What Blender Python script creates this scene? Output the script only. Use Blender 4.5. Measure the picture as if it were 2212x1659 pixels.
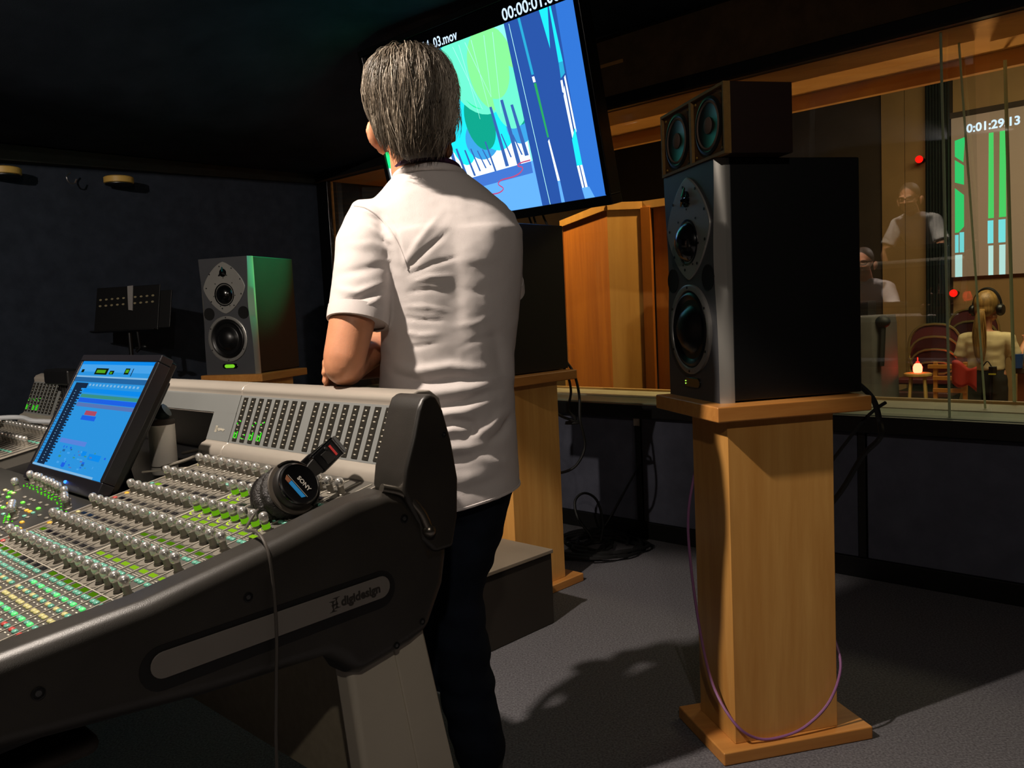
import bpy, bmesh, math, random
import numpy as np
from mathutils import Vector, Matrix

for _o in list(bpy.data.objects):
    bpy.data.objects.remove(_o)
scene = bpy.context.scene
COL = scene.collection
random.seed(7)
RNG = np.random.default_rng(7)

# ------------------------------------------------------------------ camera
PITCH, ROLL, CAM_H = 0.08622, 0.04822, 1.17
_F = Vector((0, math.cos(PITCH), -math.sin(PITCH)))
_U0 = Vector((0, math.sin(PITCH), math.cos(PITCH)))
_R = Vector((1, 0, 0)) * math.cos(ROLL) - _U0 * math.sin(ROLL)
_U = Vector((1, 0, 0)) * math.sin(ROLL) + _U0 * math.cos(ROLL)
cam_data = bpy.data.cameras.new('camera')
cam_data.sensor_fit = 'HORIZONTAL'
cam_data.sensor_width = 36.0
cam_data.lens = 1804.2 / 2212 * 36.0
cam_data.clip_start = 0.05
cam = bpy.data.objects.new('camera', cam_data)
cam.matrix_world = Matrix(((_R.x, _U.x, -_F.x, 0), (_R.y, _U.y, -_F.y, 0), (_R.z, _U.z, -_F.z, CAM_H), (0, 0, 0, 1)))
COL.objects.link(cam)
scene.camera = cam

# ------------------------------------------------------------------ world, exposure
world = bpy.data.worlds.new('world')
scene.world = world
world.use_nodes = True
world.node_tree.nodes['Background'].inputs[0].default_value = (0.02, 0.022, 0.03, 1)
world.node_tree.nodes['Background'].inputs[1].default_value = 0.02
scene.view_settings.view_transform = 'Standard'
scene.view_settings.look = 'None'
scene.view_settings.gamma = 1.0
scene.view_settings.use_curve_mapping = False
scene.view_settings.exposure = 0.0

# room axes: TU runs along the window wall (away, to the left), TV_ runs from the desk to the window
THETA = -0.80817
TU = Vector((math.sin(THETA), math.cos(THETA), 0))
TV_ = Vector((math.cos(THETA), -math.sin(THETA), 0))
ROOM_ROT = math.atan2(-TU.y, -TU.x)      # local x = -TU (to the near end), local y = TV_


def W(s, t, z):
    return TU * s + TV_ * t + Vector((0, 0, z))


def lin(c):
    if isinstance(c, str):
        c = c.lstrip('#')
        c = tuple(int(c[i:i + 2], 16) / 255 for i in (0, 2, 4))
    return tuple((x / 12.92 if x <= 0.04045 else ((x + 0.055) / 1.055) ** 2.4) for x in c[:3]) + (1.0,)


def spot(name, loc, target, watts, color, angle, blend=0.4, radius=0.05):
    d = bpy.data.lights.new(name, 'SPOT')
    d.energy = watts
    d.color = color
    d.spot_size = math.radians(angle)
    d.spot_blend = blend
    d.shadow_soft_size = radius
    o = bpy.data.objects.new(name, d)
    o.location = loc
    o.rotation_euler = (Vector(target) - Vector(loc)).to_track_quat('-Z', 'Y').to_euler()
    COL.objects.link(o)
    return o


def area(name, loc, target, watts, color, sx, sy):
    d = bpy.data.lights.new(name, 'AREA')
    d.shape = 'RECTANGLE'
    d.size = sx
    d.size_y = sy
    d.energy = watts
    d.color = color
    o = bpy.data.objects.new(name, d)
    o.location = loc
    o.rotation_euler = (Vector(target) - Vector(loc)).to_track_quat('-Z', 'Y').to_euler()
    COL.objects.link(o)
    return o


def point(name, loc, watts, color, radius=0.05):
    d = bpy.data.lights.new(name, 'POINT')
    d.energy = watts
    d.color = color
    d.shadow_soft_size = radius
    o = bpy.data.objects.new(name, d)
    o.location = loc
    COL.objects.link(o)
    return o


# ------------------------------------------------------------------ lights of the place and added lamps
WARM = (1.0, 0.80, 0.58)
# halogen ceiling spots over the seats at the desk (they light desk, man and stands)
spot('ceiling_spot', (-0.95, 1.28, 2.42), (-0.52, 1.60, 0.0), 218, (1.0, 0.87, 0.75), 83, 0.16, 0.03)
spot('ceiling_spot', (0.20, -0.75, 2.42), (-0.05, 1.7, 0.5), 46, (1.0, 0.88, 0.76), 100, 0.6, 0.03)
spot('ceiling_spot', (-2.10, 0.35, 2.42), (-1.75, 4.6, 1.2), 210, (1.0, 0.88, 0.76), 76, 0.6, 0.03)
spot('ceiling_spot', (-1.45, 2.05, 2.42), (-1.75, 1.60, 1.1), 230, (1.0, 0.87, 0.74), 62, 0.5, 0.03)  # added to light the man who shows only in the glass
spot('ceiling_spot', W(3.05, 2.62, 2.42), W(2.75, 3.35, 0.2), 46, (1.0, 0.88, 0.76), 70, 0.7, 0.03)
# added green light without a fixture, tints the side of the far monitor
spot('added_green_light', W(3.35, 3.20, 2.42), (-1.20, 4.50, 1.52), 420, (0.05, 1.0, 0.33), 19, 0.9, 0.03)
# live room beyond the glass
area('live_room_light', W(1.2, 6.2, 3.1), W(1.3, 7.2, 0), 95, (1.0, 0.82, 0.50), 2.2, 1.0)
spot('live_room_spot', W(2.25, 4.20, 3.0), W(3.05, 4.3, 0.9), 190, (1.0, 0.72, 0.36), 70, 0.6, 0.06)
spot('live_room_spot', W(4.15, 4.05, 3.0), W(3.4, 4.35, 0.9), 380, (1.0, 0.72, 0.36), 70, 0.6, 0.06)
spot('added_soffit_fill', W(1.2, 4.7, 0.1), W(1.3, 3.75, 2.1), 70, (1.0, 0.74, 0.38), 120, 0.8, 0.08)  # added unseen lamp below the sill, brightens the soffit

# ------------------------------------------------------------------ materials
MATS = {}


def nt(name):
    m = bpy.data.materials.new(name)
    m.use_nodes = True
    t = m.node_tree
    return m, t, t.nodes['Principled BSDF']


def coords(t, scale=(1, 1, 1), rot=(0, 0, 0), kind='Object'):
    c = t.nodes.new('ShaderNodeTexCoord')
    mp = t.nodes.new('ShaderNodeMapping')
    mp.inputs['Scale'].default_value = scale
    mp.inputs['Rotation'].default_value = rot
    t.links.new(c.outputs[kind], mp.inputs[0])
    return mp.outputs[0]


def noise_node(t, vec, scale, detail=4, rough=0.55, dist=0.0):
    n = t.nodes.new('ShaderNodeTexNoise')
    n.inputs['Scale'].default_value = scale
    n.inputs['Detail'].default_value = detail
    n.inputs['Roughness'].default_value = rough
    n.inputs['Distortion'].default_value = dist
    if vec is not None:
        t.links.new(vec, n.inputs['Vector'])
    return n


def ramp(t, fac, stops):
    r = t.nodes.new('ShaderNodeValToRGB')
    e = r.color_ramp.elements
    while len(e) < len(stops):
        e.new(0.5)
    for i, (p, c) in enumerate(stops):
        e[i].position = p
        e[i].color = c
    t.links.new(fac, r.inputs[0])
    return r.outputs[0]


def mat(name, col, rough=0.5, metal=0.0, var=0.0, vscale=20, bump=0.0, bscale=200, emit=None, estr=0.0, spec=0.5, coat=0.0, stretch=(1, 1, 1), kind='Object', sheen=0.0, sss=0.0):
    if name in MATS:
        return MATS[name]
    m, t, b = nt(name)
    c = lin(col)
    b.inputs['Base Color'].default_value = c
    b.inputs['Roughness'].default_value = rough
    b.inputs['Metallic'].default_value = metal
    b.inputs['Specular IOR Level'].default_value = spec
    if coat:
        b.inputs['Coat Weight'].default_value = coat
        b.inputs['Coat Roughness'].default_value = 0.15
    if sheen:
        b.inputs['Sheen Weight'].default_value = sheen
    if sss:
        b.inputs['Subsurface Weight'].default_value = sss
        b.inputs['Subsurface Radius'].default_value = (0.01, 0.004, 0.002)
    if var or bump:
        vec = coords(t, stretch, kind=kind)
    if var:
        n = noise_node(t, vec, vscale)
        lo = tuple(x * (1 - var) for x in c[:3]) + (1,)
        hi = tuple(min(1, x * (1 + var)) for x in c[:3]) + (1,)
        t.links.new(ramp(t, n.outputs[0], [(0.3, lo), (0.7, hi)]), b.inputs['Base Color'])
    if bump:
        n2 = noise_node(t, vec, bscale, 5)
        bp = t.nodes.new('ShaderNodeBump')
        bp.inputs['Strength'].default_value = bump
        bp.inputs['Distance'].default_value = 0.004
        t.links.new(n2.outputs[0], bp.inputs['Height'])
        t.links.new(bp.outputs[0], b.inputs['Normal'])
    if emit:
        b.inputs['Emission Color'].default_value = lin(emit)
        b.inputs['Emission Strength'].default_value = estr
    MATS[name] = m
    return m


def wood(name, dark, light, axis='Z', scale=9.0, rough=0.42, grain=1.0):
    if name in MATS:
        return MATS[name]
    m, t, b = nt(name)
    st = {'Z': (1, 1, 0.10), 'X': (0.10, 1, 1), 'Y': (1, 0.10, 1)}[axis]
    vec = coords(t, st)
    n1 = noise_node(t, vec, scale, 6, 0.6, 0.6)
    n2 = noise_node(t, vec, scale * 9, 3, 0.6, 0.2)
    mx = t.nodes.new('ShaderNodeMath')
    mx.operation = 'MULTIPLY_ADD'
    mx.inputs[1].default_value = 0.35 * grain
    t.links.new(n2.outputs[0], mx.inputs[0])
    t.links.new(n1.outputs[0], mx.inputs[2])
    t.links.new(ramp(t, mx.outputs[0], [(0.40, lin(dark)), (0.85, lin(light))]), b.inputs['Base Color'])
    b.inputs['Roughness'].default_value = rough
    bp = t.nodes.new('ShaderNodeBump')
    bp.inputs['Strength'].default_value = 0.08
    bp.inputs['Distance'].default_value = 0.002
    t.links.new(n2.outputs[0], bp.inputs['Height'])
    t.links.new(bp.outputs[0], b.inputs['Normal'])
    MATS[name] = m
    return m


def glow(name, col, strength):
    if name in MATS:
        return MATS[name]
    m = bpy.data.materials.new(name)
    m.use_nodes = True
    t = m.node_tree
    t.nodes.clear()
    e = t.nodes.new('ShaderNodeEmission')
    e.inputs[0].default_value = lin(col)
    e.inputs[1].default_value = strength
    o = t.nodes.new('ShaderNodeOutputMaterial')
    t.links.new(e.outputs[0], o.inputs[0])
    MATS[name] = m
    return m


def pane_glass(name, refl):
    m = bpy.data.materials.new(name)
    m.use_nodes = True
    t = m.node_tree
    t.nodes.clear()
    tr = t.nodes.new('ShaderNodeBsdfTransparent')
    tr.inputs[0].default_value = (0.93, 0.96, 0.93, 1)
    gl = t.nodes.new('ShaderNodeBsdfGlossy')
    gl.inputs['Roughness'].default_value = 0.0
    gl.inputs[0].default_value = (1, 1, 1, 1)
    lw = t.nodes.new('ShaderNodeLayerWeight')
    lw.inputs[0].default_value = 0.18
    ma = t.nodes.new('ShaderNodeMath')
    ma.operation = 'ADD'
    ma.inputs[1].default_value = refl
    t.links.new(lw.outputs['Fresnel'], ma.inputs[0])
    mi = t.nodes.new('ShaderNodeMixShader')
    t.links.new(ma.outputs[0], mi.inputs[0])
    t.links.new(tr.outputs[0], mi.inputs[1])
    t.links.new(gl.outputs[0], mi.inputs[2])
    o = t.nodes.new('ShaderNodeOutputMaterial')
    t.links.new(mi.outputs[0], o.inputs[0])
    return m


# ------------------------------------------------------------------ mesh helpers
class MB:
    """collects shapes; build() links them as one mesh object"""

    def __init__(self):
        self.v, self.f, self.mi = [], [], []
        self.M = Matrix.Identity(4)
        self.cur = 0

    def add(self, verts, faces):
        n = len(self.v)
        self.v += [self.M @ Vector(p) for p in verts]
        self.f += [tuple(i + n for i in f) for f in faces]
        self.mi += [self.cur] * len(faces)
        return self

    def box(self, x0, x1, y0, y1, z0, z1):
        p = [(x0, y0, z0), (x1, y0, z0), (x1, y1, z0), (x0, y1, z0), (x0, y0, z1), (x1, y0, z1), (x1, y1, z1), (x0, y1, z1)]
        return self.add(p, [(0, 3, 2, 1), (4, 5, 6, 7), (0, 1, 5, 4), (1, 2, 6, 5), (2, 3, 7, 6), (3, 0, 4, 7)])

    def hexa(self, p):
        return self.add(p, [(0, 3, 2, 1), (4, 5, 6, 7), (0, 1, 5, 4), (1, 2, 6, 5), (2, 3, 7, 6), (3, 0, 4, 7)])

    def prism(self, poly, axis, a, b):
        """poly: 2D outline; axis 'X' -> (y,z) outline, 'Y' -> (x,z), 'Z' -> (x,y)"""
        n = len(poly)
        mk = {'X': lambda p, k: (k, p[0], p[1]), 'Y': lambda p, k: (p[0], k, p[1]), 'Z': lambda p, k: (p[0], p[1], k)}[axis]
        vs = [mk(p, a) for p in poly] + [mk(p, b) for p in poly]
        fs = [tuple(range(n))[::-1], tuple(range(n, 2 * n))]
        fs += [(i, (i + 1) % n, n + (i + 1) % n, n + i) for i in range(n)]
        return self.add(vs, fs)

    def quad(self, a, b, c, d):
        return self.add([a, b, c, d], [(0, 1, 2, 3)])

    def tube(self, pts, r, n=8, caps=True, closed=False):
        pts = [Vector(p) for p in pts]
        rs = r if isinstance(r, (list, tuple)) else [r] * len(pts)
        vs, fs = [], []
        L = len(pts)
        up = None
        for i, p in enumerate(pts):
            if closed:
                d = (pts[(i + 1) % L] - pts[i - 1])
            else:
                d = pts[min(i + 1, L - 1)] - pts[max(i - 1, 0)]
            d = d.normalized() if d.length > 1e-9 else Vector((0, 0, 1))
            if up is None:
                up = Vector((0, 0, 1)) if abs(d.z) < 0.9 else Vector((1, 0, 0))
            x = up - d * up.dot(d)
            if x.length < 1e-6:
                x = d.orthogonal()
            x.normalize()
            y = d.cross(x)
            up = x
            for k in range(n):
                a = 2 * math.pi * k / n
                vs.append(p + (x * math.cos(a) + y * math.sin(a)) * rs[i])
        m = L if closed else L - 1
        for i in range(m):
            j = (i + 1) % L
            for k in range(n):
                k2 = (k + 1) % n
                fs.append((i * n + k, i * n + k2, j * n + k2, j * n + k))
        if caps and not closed:
            fs.append(tuple(range(n))[::-1])
            fs.append(tuple(range((L - 1) * n, L * n)))
        return self.add(vs, fs)

    def lathe(self, prof, n=24, M=None):
        """prof: (r, h) from bottom to top, about local Z"""
        vs, fs = [], []
        for (r, h) in prof:
            for k in range(n):
                a = 2 * math.pi * k / n
                vs.append((r * math.cos(a), r * math.sin(a), h))
        L = len(prof)
        for i in range(L - 1):
            for k in range(n):
                k2 = (k + 1) % n
                fs.append((i * n + k, i * n + k2, (i + 1) * n + k2, (i + 1) * n + k))
        if prof[0][0] > 1e-6:
            fs.append(tuple(range(n))[::-1])
        if prof[-1][0] > 1e-6:
            fs.append(tuple(range((L - 1) * n, L * n)))
        if M is not None:
            vs = [M @ Vector(p) for p in vs]
        return self.add(vs, fs)

    def ball(self, c, r, n=12, m=8):
        prof = [(max(1e-5, math.sin(math.pi * i / m)), -math.cos(math.pi * i / m)) for i in range(m + 1)]
        r = r if isinstance(r, (tuple, list)) else (r, r, r)
        M = Matrix.Translation(Vector(c)) @ Matrix.Diagonal((r[0], r[1], r[2], 1))
        return self.lathe(prof, n, M)

    def build(self, name, material, parent=None, smooth=False, bevel=0.0, seg=2, loc=None, kind=None, label=None):
        me = bpy.data.meshes.new(name)
        me.from_pydata([tuple(p) for p in self.v], [], self.f)
        me.validate()
        ms = material if isinstance(material, (list, tuple)) else [material]
        for m in ms:
            me.materials.append(m)
        if len(ms) > 1 and len(me.polygons) == len(self.mi):
            me.polygons.foreach_set('material_index', self.mi)
        bm = bmesh.new()
        bm.from_mesh(me)
        bmesh.ops.recalc_face_normals(bm, faces=bm.faces)
        bm.to_mesh(me)
        bm.free()
        if smooth:
            me.polygons.foreach_set('use_smooth', [True] * len(me.polygons))
            try:
                me.set_sharp_from_angle(angle=math.radians(42))
            except Exception:
                pass
        o = bpy.data.objects.new(name, me)
        COL.objects.link(o)
        if parent is not None:
            o.parent = parent
        if loc is not None:
            o.location = loc
        if bevel:
            md = o.modifiers.new('bevel', 'BEVEL')
            md.width = bevel
            md.segments = seg
            md.limit_method = 'ANGLE'
            md.angle_limit = math.radians(40)
            if not smooth:
                me.polygons.foreach_set('use_smooth', [True] * len(me.polygons))
                try:
                    me.set_sharp_from_angle(angle=math.radians(60))
                except Exception:
                    pass
                md.harden_normals = True
        if kind:
            o['kind'] = kind
        if label:
            o['label'] = label
        return o


def thing(name, label, cat, loc=(0, 0, 0), rz=0.0, group=None):
    o = bpy.data.objects.new(name, None)
    o.empty_display_size = 0.1
    COL.objects.link(o)
    o.location = loc
    o.rotation_euler = (0, 0, rz)
    o['label'] = label
    o['category'] = cat
    if group:
        o['group'] = group
    return o


def tag(o, label, cat, group=None):
    o['label'] = label
    o['category'] = cat
    if group:
        o['group'] = group
    return o


def struct(o):
    o['kind'] = 'structure'
    return o


def copy_part(o, parent, M=None):
    c = o.copy()
    COL.objects.link(c)
    c.parent = parent
    if M is not None:
        c.matrix_local = M
    return c


def text_mesh(name, body, size, material, parent, M, align='LEFT', depth=0.0004, bold=0.0, xscale=1.0):
    cu = bpy.data.curves.new(name, 'FONT')
    cu.body = body
    cu.size = size
    cu.align_x = align
    cu.align_y = 'CENTER'
    cu.extrude = depth
    cu.offset = bold
    cu.resolution_u = 3
    tmp = bpy.data.objects.new(name, cu)
    COL.objects.link(tmp)
    dg = bpy.context.evaluated_depsgraph_get()
    me = bpy.data.meshes.new_from_object(tmp.evaluated_get(dg))
    bpy.data.objects.remove(tmp)
    bpy.data.curves.remove(cu)
    me.transform(M @ Matrix.Diagonal((xscale, 1, 1, 1)))
    me.materials.clear()
    me.materials.append(material)
    o = bpy.data.objects.new(name, me)
    COL.objects.link(o)
    if parent is not None:
        o.parent = parent
    return o


def frame(origin, x, y):
    """matrix with given local x, y axes"""
    x = Vector(x).normalized()
    y = Vector(y)
    y = (y - x * y.dot(x)).normalized()
    z = x.cross(y)
    o = Vector(origin)
    return Matrix(((x.x, y.x, z.x, o.x), (x.y, y.y, z.y, o.y), (x.z, y.z, z.z, o.z), (0, 0, 0, 1)))


def smooth_path(pts, k=6):
    """Catmull-Rom"""
    P = [Vector(p) for p in pts]
    P = [P[0] * 2 - P[1]] + P + [P[-1] * 2 - P[-2]]
    out = []
    for i in range(1, len(P) - 2):
        for j in range(k):
            t = j / k
            a, b, c, d = P[i - 1], P[i], P[i + 1], P[i + 2]
            out.append(0.5 * ((2 * b) + (c - a) * t + (2 * a - 5 * b + 4 * c - d) * t * t + (3 * b - a - 3 * c + d) * t ** 3))
    out.append(P[-2])
    return out


def ellipse(cx, cy, rx, ry, n=28, rot=0.0):
    c, s = math.cos(rot), math.sin(rot)
    o = []
    for k in range(n):
        a = 2 * math.pi * k / n
        x, y = rx * math.cos(a), ry * math.sin(a)
        o.append((cx + c * x - s * y, cy + s * x + c * y))
    return o


def pill(x0, x1, y0, y1, n=8):
    r = (y1 - y0) / 2
    cy = (y0 + y1) / 2
    o = [(x1 - r + r * math.cos(-math.pi / 2 + math.pi * k / n), cy + r * math.sin(-math.pi / 2 + math.pi * k / n)) for k in range(n + 1)]
    o += [(x0 + r + r * math.cos(math.pi / 2 + math.pi * k / n), cy + r * math.sin(math.pi / 2 + math.pi * k / n)) for k in range(n + 1)]
    return o


# ------------------------------------------------------------------ shared materials
M_BLACK = mat('black_paint', '#0a0a0b', 0.45, var=0.2, vscale=8)
M_BLACKPL = mat('black_plastic', '#0c0c0d', 0.35, bump=0.15, bscale=900)
M_SATIN = mat('dark_cabinet', '#111113', 0.5, var=0.15, vscale=6, bump=0.1, bscale=500)
M_CHROME = mat('chrome', '#d8d8d8', 0.12, 1.0)
M_MAPLE = wood('maple_veneer', '#b87a34', '#e2ac60', 'Z', 5.0, 0.38, 0.7)
M_MAPLEH = wood('maple_edge', '#a8662a', '#d89a50', 'Y', 6.0, 0.4, 0.8)
M_STEEL = mat('grey_steel', '#6a6a6a', 0.35, 0.8)
M_WHITE = mat('white_plastic', '#c9c4b8', 0.4)
M_RUBBER = mat('black_rubber', '#0b0b0b', 0.6)

# ------------------------------------------------------------------ the control room shell
def rmb():
    """builder whose x = along the window wall to the near end (-s), y = t, z"""
    b = MB()
    b.M = Matrix.Rotation(ROOM_ROT, 4, 'Z')
    return b


M_FLOOR = mat('carpet_floor', '#68666a', 0.95, var=0.45, vscale=160, bump=0.5, bscale=500, spec=0.1)
M_NAVY = mat('navy_fabric', '#2c313b', 0.95, var=0.18, vscale=14, bump=0.4, bscale=420, spec=0.1)
M_PANEL = mat('grey_blue_fabric', '#585a68', 0.95, var=0.14, vscale=10, bump=0.4, bscale=420, spec=0.1)
M_BROWNF = mat('brown_header_fabric', '#54402c', 0.9, var=0.2, vscale=12, bump=0.3, bscale=420, spec=0.1)
M_CEIL = mat('ceiling_cloth', '#2a2f37', 0.95, var=0.25, vscale=5, bump=0.3, bscale=300, spec=0.1)
M_PLY = wood('ply_reveal', '#b87a34', '#d89a54', 'X', 3.0, 0.5, 0.5)
M_SILLG = mat('sill_green', '#77806a', 0.5, var=0.1, vscale=6)
M_SILLC = mat('sill_cream', '#a29b82', 0.5, var=0.1, vscale=6)
S0, S1, T0, T1, CZ = -1.7, 5.08, -2.5, 3.43, 2.49

b = rmb(); b.box(-S1, -S0, T0, T1 + 0.02, -0.05, 0.0)
struct(b.build('floor', M_FLOOR))
b = rmb(); b.box(-S1 - 0.1, -S1, T0, T1 + 0.5, -0.05, CZ + 0.1)
wall_left = struct(b.build('wall_left', M_NAVY))
b = rmb(); b.box(-S0, -S0 + 0.1, T0, T1 + 0.5, -0.05, CZ + 0.1)
struct(b.build('wall_right', M_NAVY))
b = rmb(); b.box(-S1, -S0, T0 - 0.1, T0, -0.05, CZ + 0.1)
struct(b.build('wall_back', M_NAVY))

# ceiling: slack cloth that sweeps down in a cove towards the left wall
ns, ntt = 46, 30
vs, fs = [], []
for i in range(ns + 1):
    s = S0 + (S1 - S0) * i / ns
    for j in range(ntt + 1):
        t = T0 + (T1 - T0) * j / ntt
        edge = 4.45 - 0.42 * max(0.0, (3.1 - t)) * 0.35      # cove starts farther from the wall nearer the desk
        d = max(0.0, s - (edge - 1.25))
        k = min(1.0, d / 1.25)
        z = CZ - 0.30 * (k * k * (3 - 2 * k)) - 0.02 * math.sin(s * 2.4) * math.sin(t * 1.7) * (1 - k)
        vs.append(W(s, t, z))
for i in range(ns):
    for j in range(ntt):
        a = i * (ntt + 1) + j
        fs.append((a, a + 1, a + ntt + 2, a + ntt + 1))
b = MB(); b.add(vs, fs)
struct(b.build('ceiling', M_CEIL, smooth=True))
b = rmb(); b.box(-S1 - 0.1, -S0 + 0.1, T0 - 0.1, T1 + 0.6, CZ + 0.05, CZ + 0.15)
struct(b.build('ceiling', M_CEIL))

# cable ledge on the left wall with its shadow gap, and the crown line
b = rmb(); b.hexa([(-S1, T0, 2.03), (-S1 + 0.17, T0, 2.03), (-S1 + 0.02, T1, 2.13), (-S1, T1, 2.13),
                   (-S1, T0, 2.17), (-S1 + 0.17, T0, 2.16), (-S1 + 0.02, T1, 2.19), (-S1, T1, 2.19)])
struct(b.build('trim_1', mat('ledge_fabric', '#3a3a36', 0.9, var=0.15, vscale=10, spec=0.1)))

# window wall core and its pieces
WL = 4.92                                  # left end of the opening
b = rmb()
b.box(-S1, -S0, T1 + 0.02, T1 + 0.50, -0.4, 0.66)
b.box(-S1, -S0, T1 + 0.02, T1 + 0.50, 2.135, 3.3)
b.box(-S1 - 0.1, -WL - 0.0, T1 + 0.02, T1 + 0.50, 0.66, 2.135)
b.box(-S0 - 0.3, -S0, T1 + 0.02, T1 + 0.50, 0.66, 2.135)
wall_win = struct(b.build('wall_window', M_BLACK))
cuts = [5.06, 3.55, 2.42, 1.312, 0.2, -0.9, -1.68]
for k in range(len(cuts) - 1):
    a, c = cuts[k] - (0.02 if k else 0), cuts[k + 1] + 0.02
    b = rmb(); b.box(-a, -c, T1, T1 + 0.02, 0.085, 0.608)
    b.build('fabric_panel', M_PANEL, wall_win, bevel=0.004)
    if k:
        b = rmb(); b.box(-cuts[k] - 0.016, -cuts[k] + 0.016, T1 - 0.006, T1 + 0.02, 0.085, 0.61)
        b.build('batten', M_BLACK, wall_win, bevel=0.003)
b = rmb(); b.box(-2.437, -2.403, T1 - 0.012, T1 - 0.005, 0.572, 0.625)
b.build('batten_clip', mat('tape_white', '#b9ada0', 0.6), wall_win)
b = rmb(); b.box(-S1, -S0, T1, T1 + 0.02, 2.20, 2.475)
b.build('header_panel', M_BROWNF, wall_win)
b = rmb(); b.box(-S1, -S0, T1 - 0.03, T1 + 0.02, 2.472, 2.487)
b.build('crown_strip', M_BLACK, wall_win)
b = rmb(); b.box(-2.58, -2.43, T1 - 0.004, T1 + 0.001, 2.345, 2.362)
b.build('masking_tape', mat('masking_tape', '#a8763a', 0.7), wall_win)
b = rmb(); b.box(-S1, -S0, T1 - 0.012, T1 + 0.02, 0.0, 0.085)
struct(b.build('baseboard_window', M_BLACK, bevel=0.004))
b = rmb(); b.box(-S1 + 0.0, -S1 + 0.012, T0, T1 - 0.012, 0.0, 0.085)
struct(b.build('baseboard_left', M_BLACK))

# window: black surround, sill, reveal, panes
win = bpy.data.objects.new('window_1', None)
COL.objects.link(win)
struct(win)
b = rmb()
b.box(-S1, -S0, T1 - 0.045, T1 + 0.03, 0.612, 0.683)
b.build('sill_nosing', M_BLACK, win, bevel=0.01)
b = rmb()
b.box(-S1, -S0, T1 - 0.03, T1 + 0.03, 2.128, 2.196)
b.build('head_frame', M_BLACK, win, bevel=0.004)
b = rmb(); b.box(-S1, -S0, T1 - 0.042, T1 - 0.03, 2.126, 2.138)
b.build('head_bead', mat('bead_brown', '#2a1c10', 0.4), win)
b = rmb(); b.box(-5.05, -WL, T1 - 0.03, T1 + 0.03, 0.683, 2.128)
jamb = b.build('jamb', mat('gloss_black', '#070707', 0.2), win, bevel=0.004)
b = rmb(); b.box(-WL, -S0, T1 - 0.02, T1 + 0.20, 0.66, 0.687)
b.build('sill_front', M_SILLG, win, bevel=0.003)
b = rmb(); b.box(-WL, -S0, T1 + 0.20, T1 + 0.47, 0.66, 0.692)
b.build('sill_board', M_SILLC, win, bevel=0.003)
b = rmb(); b.box(-WL, -S0, T1 + 0.44, T1 + 0.47, 0.692, 0.703)
b.build('sill_bead', mat('bead_tan', '#b08a55', 0.5), win)
b = rmb(); b.box(-WL, -S0, T1 + 0.0, T1 + 0.52, 2.125, 2.14)
b.build('soffit_board', M_PLY, win)
b = rmb(); b.box(-WL, -S0, T1 + 0.485, T1 + 0.52, 2.055, 2.125)
b.build('soffit_trim', wood('ply_trim', '#b06f2c', '#cf924b', 'X', 3.0, 0.45, 0.5), win, bevel=0.003)
b = rmb(); b.box(-WL - 0.02, -WL, T1, T1 + 0.5, 0.69, 2.125)
b.build('reveal_board', M_PLY, win)

M_GLA = pane_glass('glass_front', 0.09)
M_GLB = pane_glass('glass_middle', 0.10)
M_GLC = pane_glass('glass_rear', 0.0)
M_SEAM = mat('glass_edge', '#b8c49a', 0.3, spec=0.8, coat=1.0)


def pane(s0, s1, t, yaw, pitch, m, z0=0.69, z1=2.124):
    """a sheet of glass between s0 < s1, standing on t at s0, turned by yaw and leaned by pitch (degrees)"""
    ya, pi_ = math.radians(yaw), math.radians(pitch)
    b = MB()
    n = (TV_ * math.cos(ya) + TU * math.sin(ya)) * math.cos(pi_) - Vector((0, 0, 1)) * math.sin(pi_)
    mid = (z0 + z1) / 2

    def pt(s, z):
        # intersection of the vertical line at (s, ?) with the plane through (s0, t, mid)
        base = W(s0, t, mid)
        p = W(s, 0, z)
        k = n.dot(base - p) / n.dot(TV_)
        return p + TV_ * k
    q = [pt(s0, z0), pt(s1, z0), pt(s1, z1), pt(s0, z1)]
    b.quad(*q)
    return b.build('pane', m, win)


pane(-1.4, 0.99, 3.462, 0.0, 0.0, M_GLA)
pane(1.0, 1.93, 3.49, 1.8, 0.0, M_GLA)
pane(1.94, 3.4, 3.462, 0.0, 0.0, M_GLA)
pane(3.41, 4.9, 3.462, 0.0, 0.0, M_GLA)
pane(-1.4, 0.92, 3.68, -1.5, 0.0, M_GLC)
pane(0.955, 1.95, 3.72, 0.2, -4.0, M_GLB)
pane(1.96, 4.9, 3.68, 0.0, 0.0, M_GLC)


def seam(p0, p1, r):
    b = MB(); b.tube([p0, p1], r, 6)
    return b.build('glass_edge', M_SEAM, win, smooth=True)


seam(W(0.985, 3.45, 0.688), W(1.012, 3.45, 2.124), 0.0055)
seam(W(0.925, 3.70, 0.694), W(1.005, 3.65, 2.124), 0.0048)
seam(W(0.862, 3.88, 0.694), W(0.905, 3.90, 2.08), 0.0075)

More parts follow.
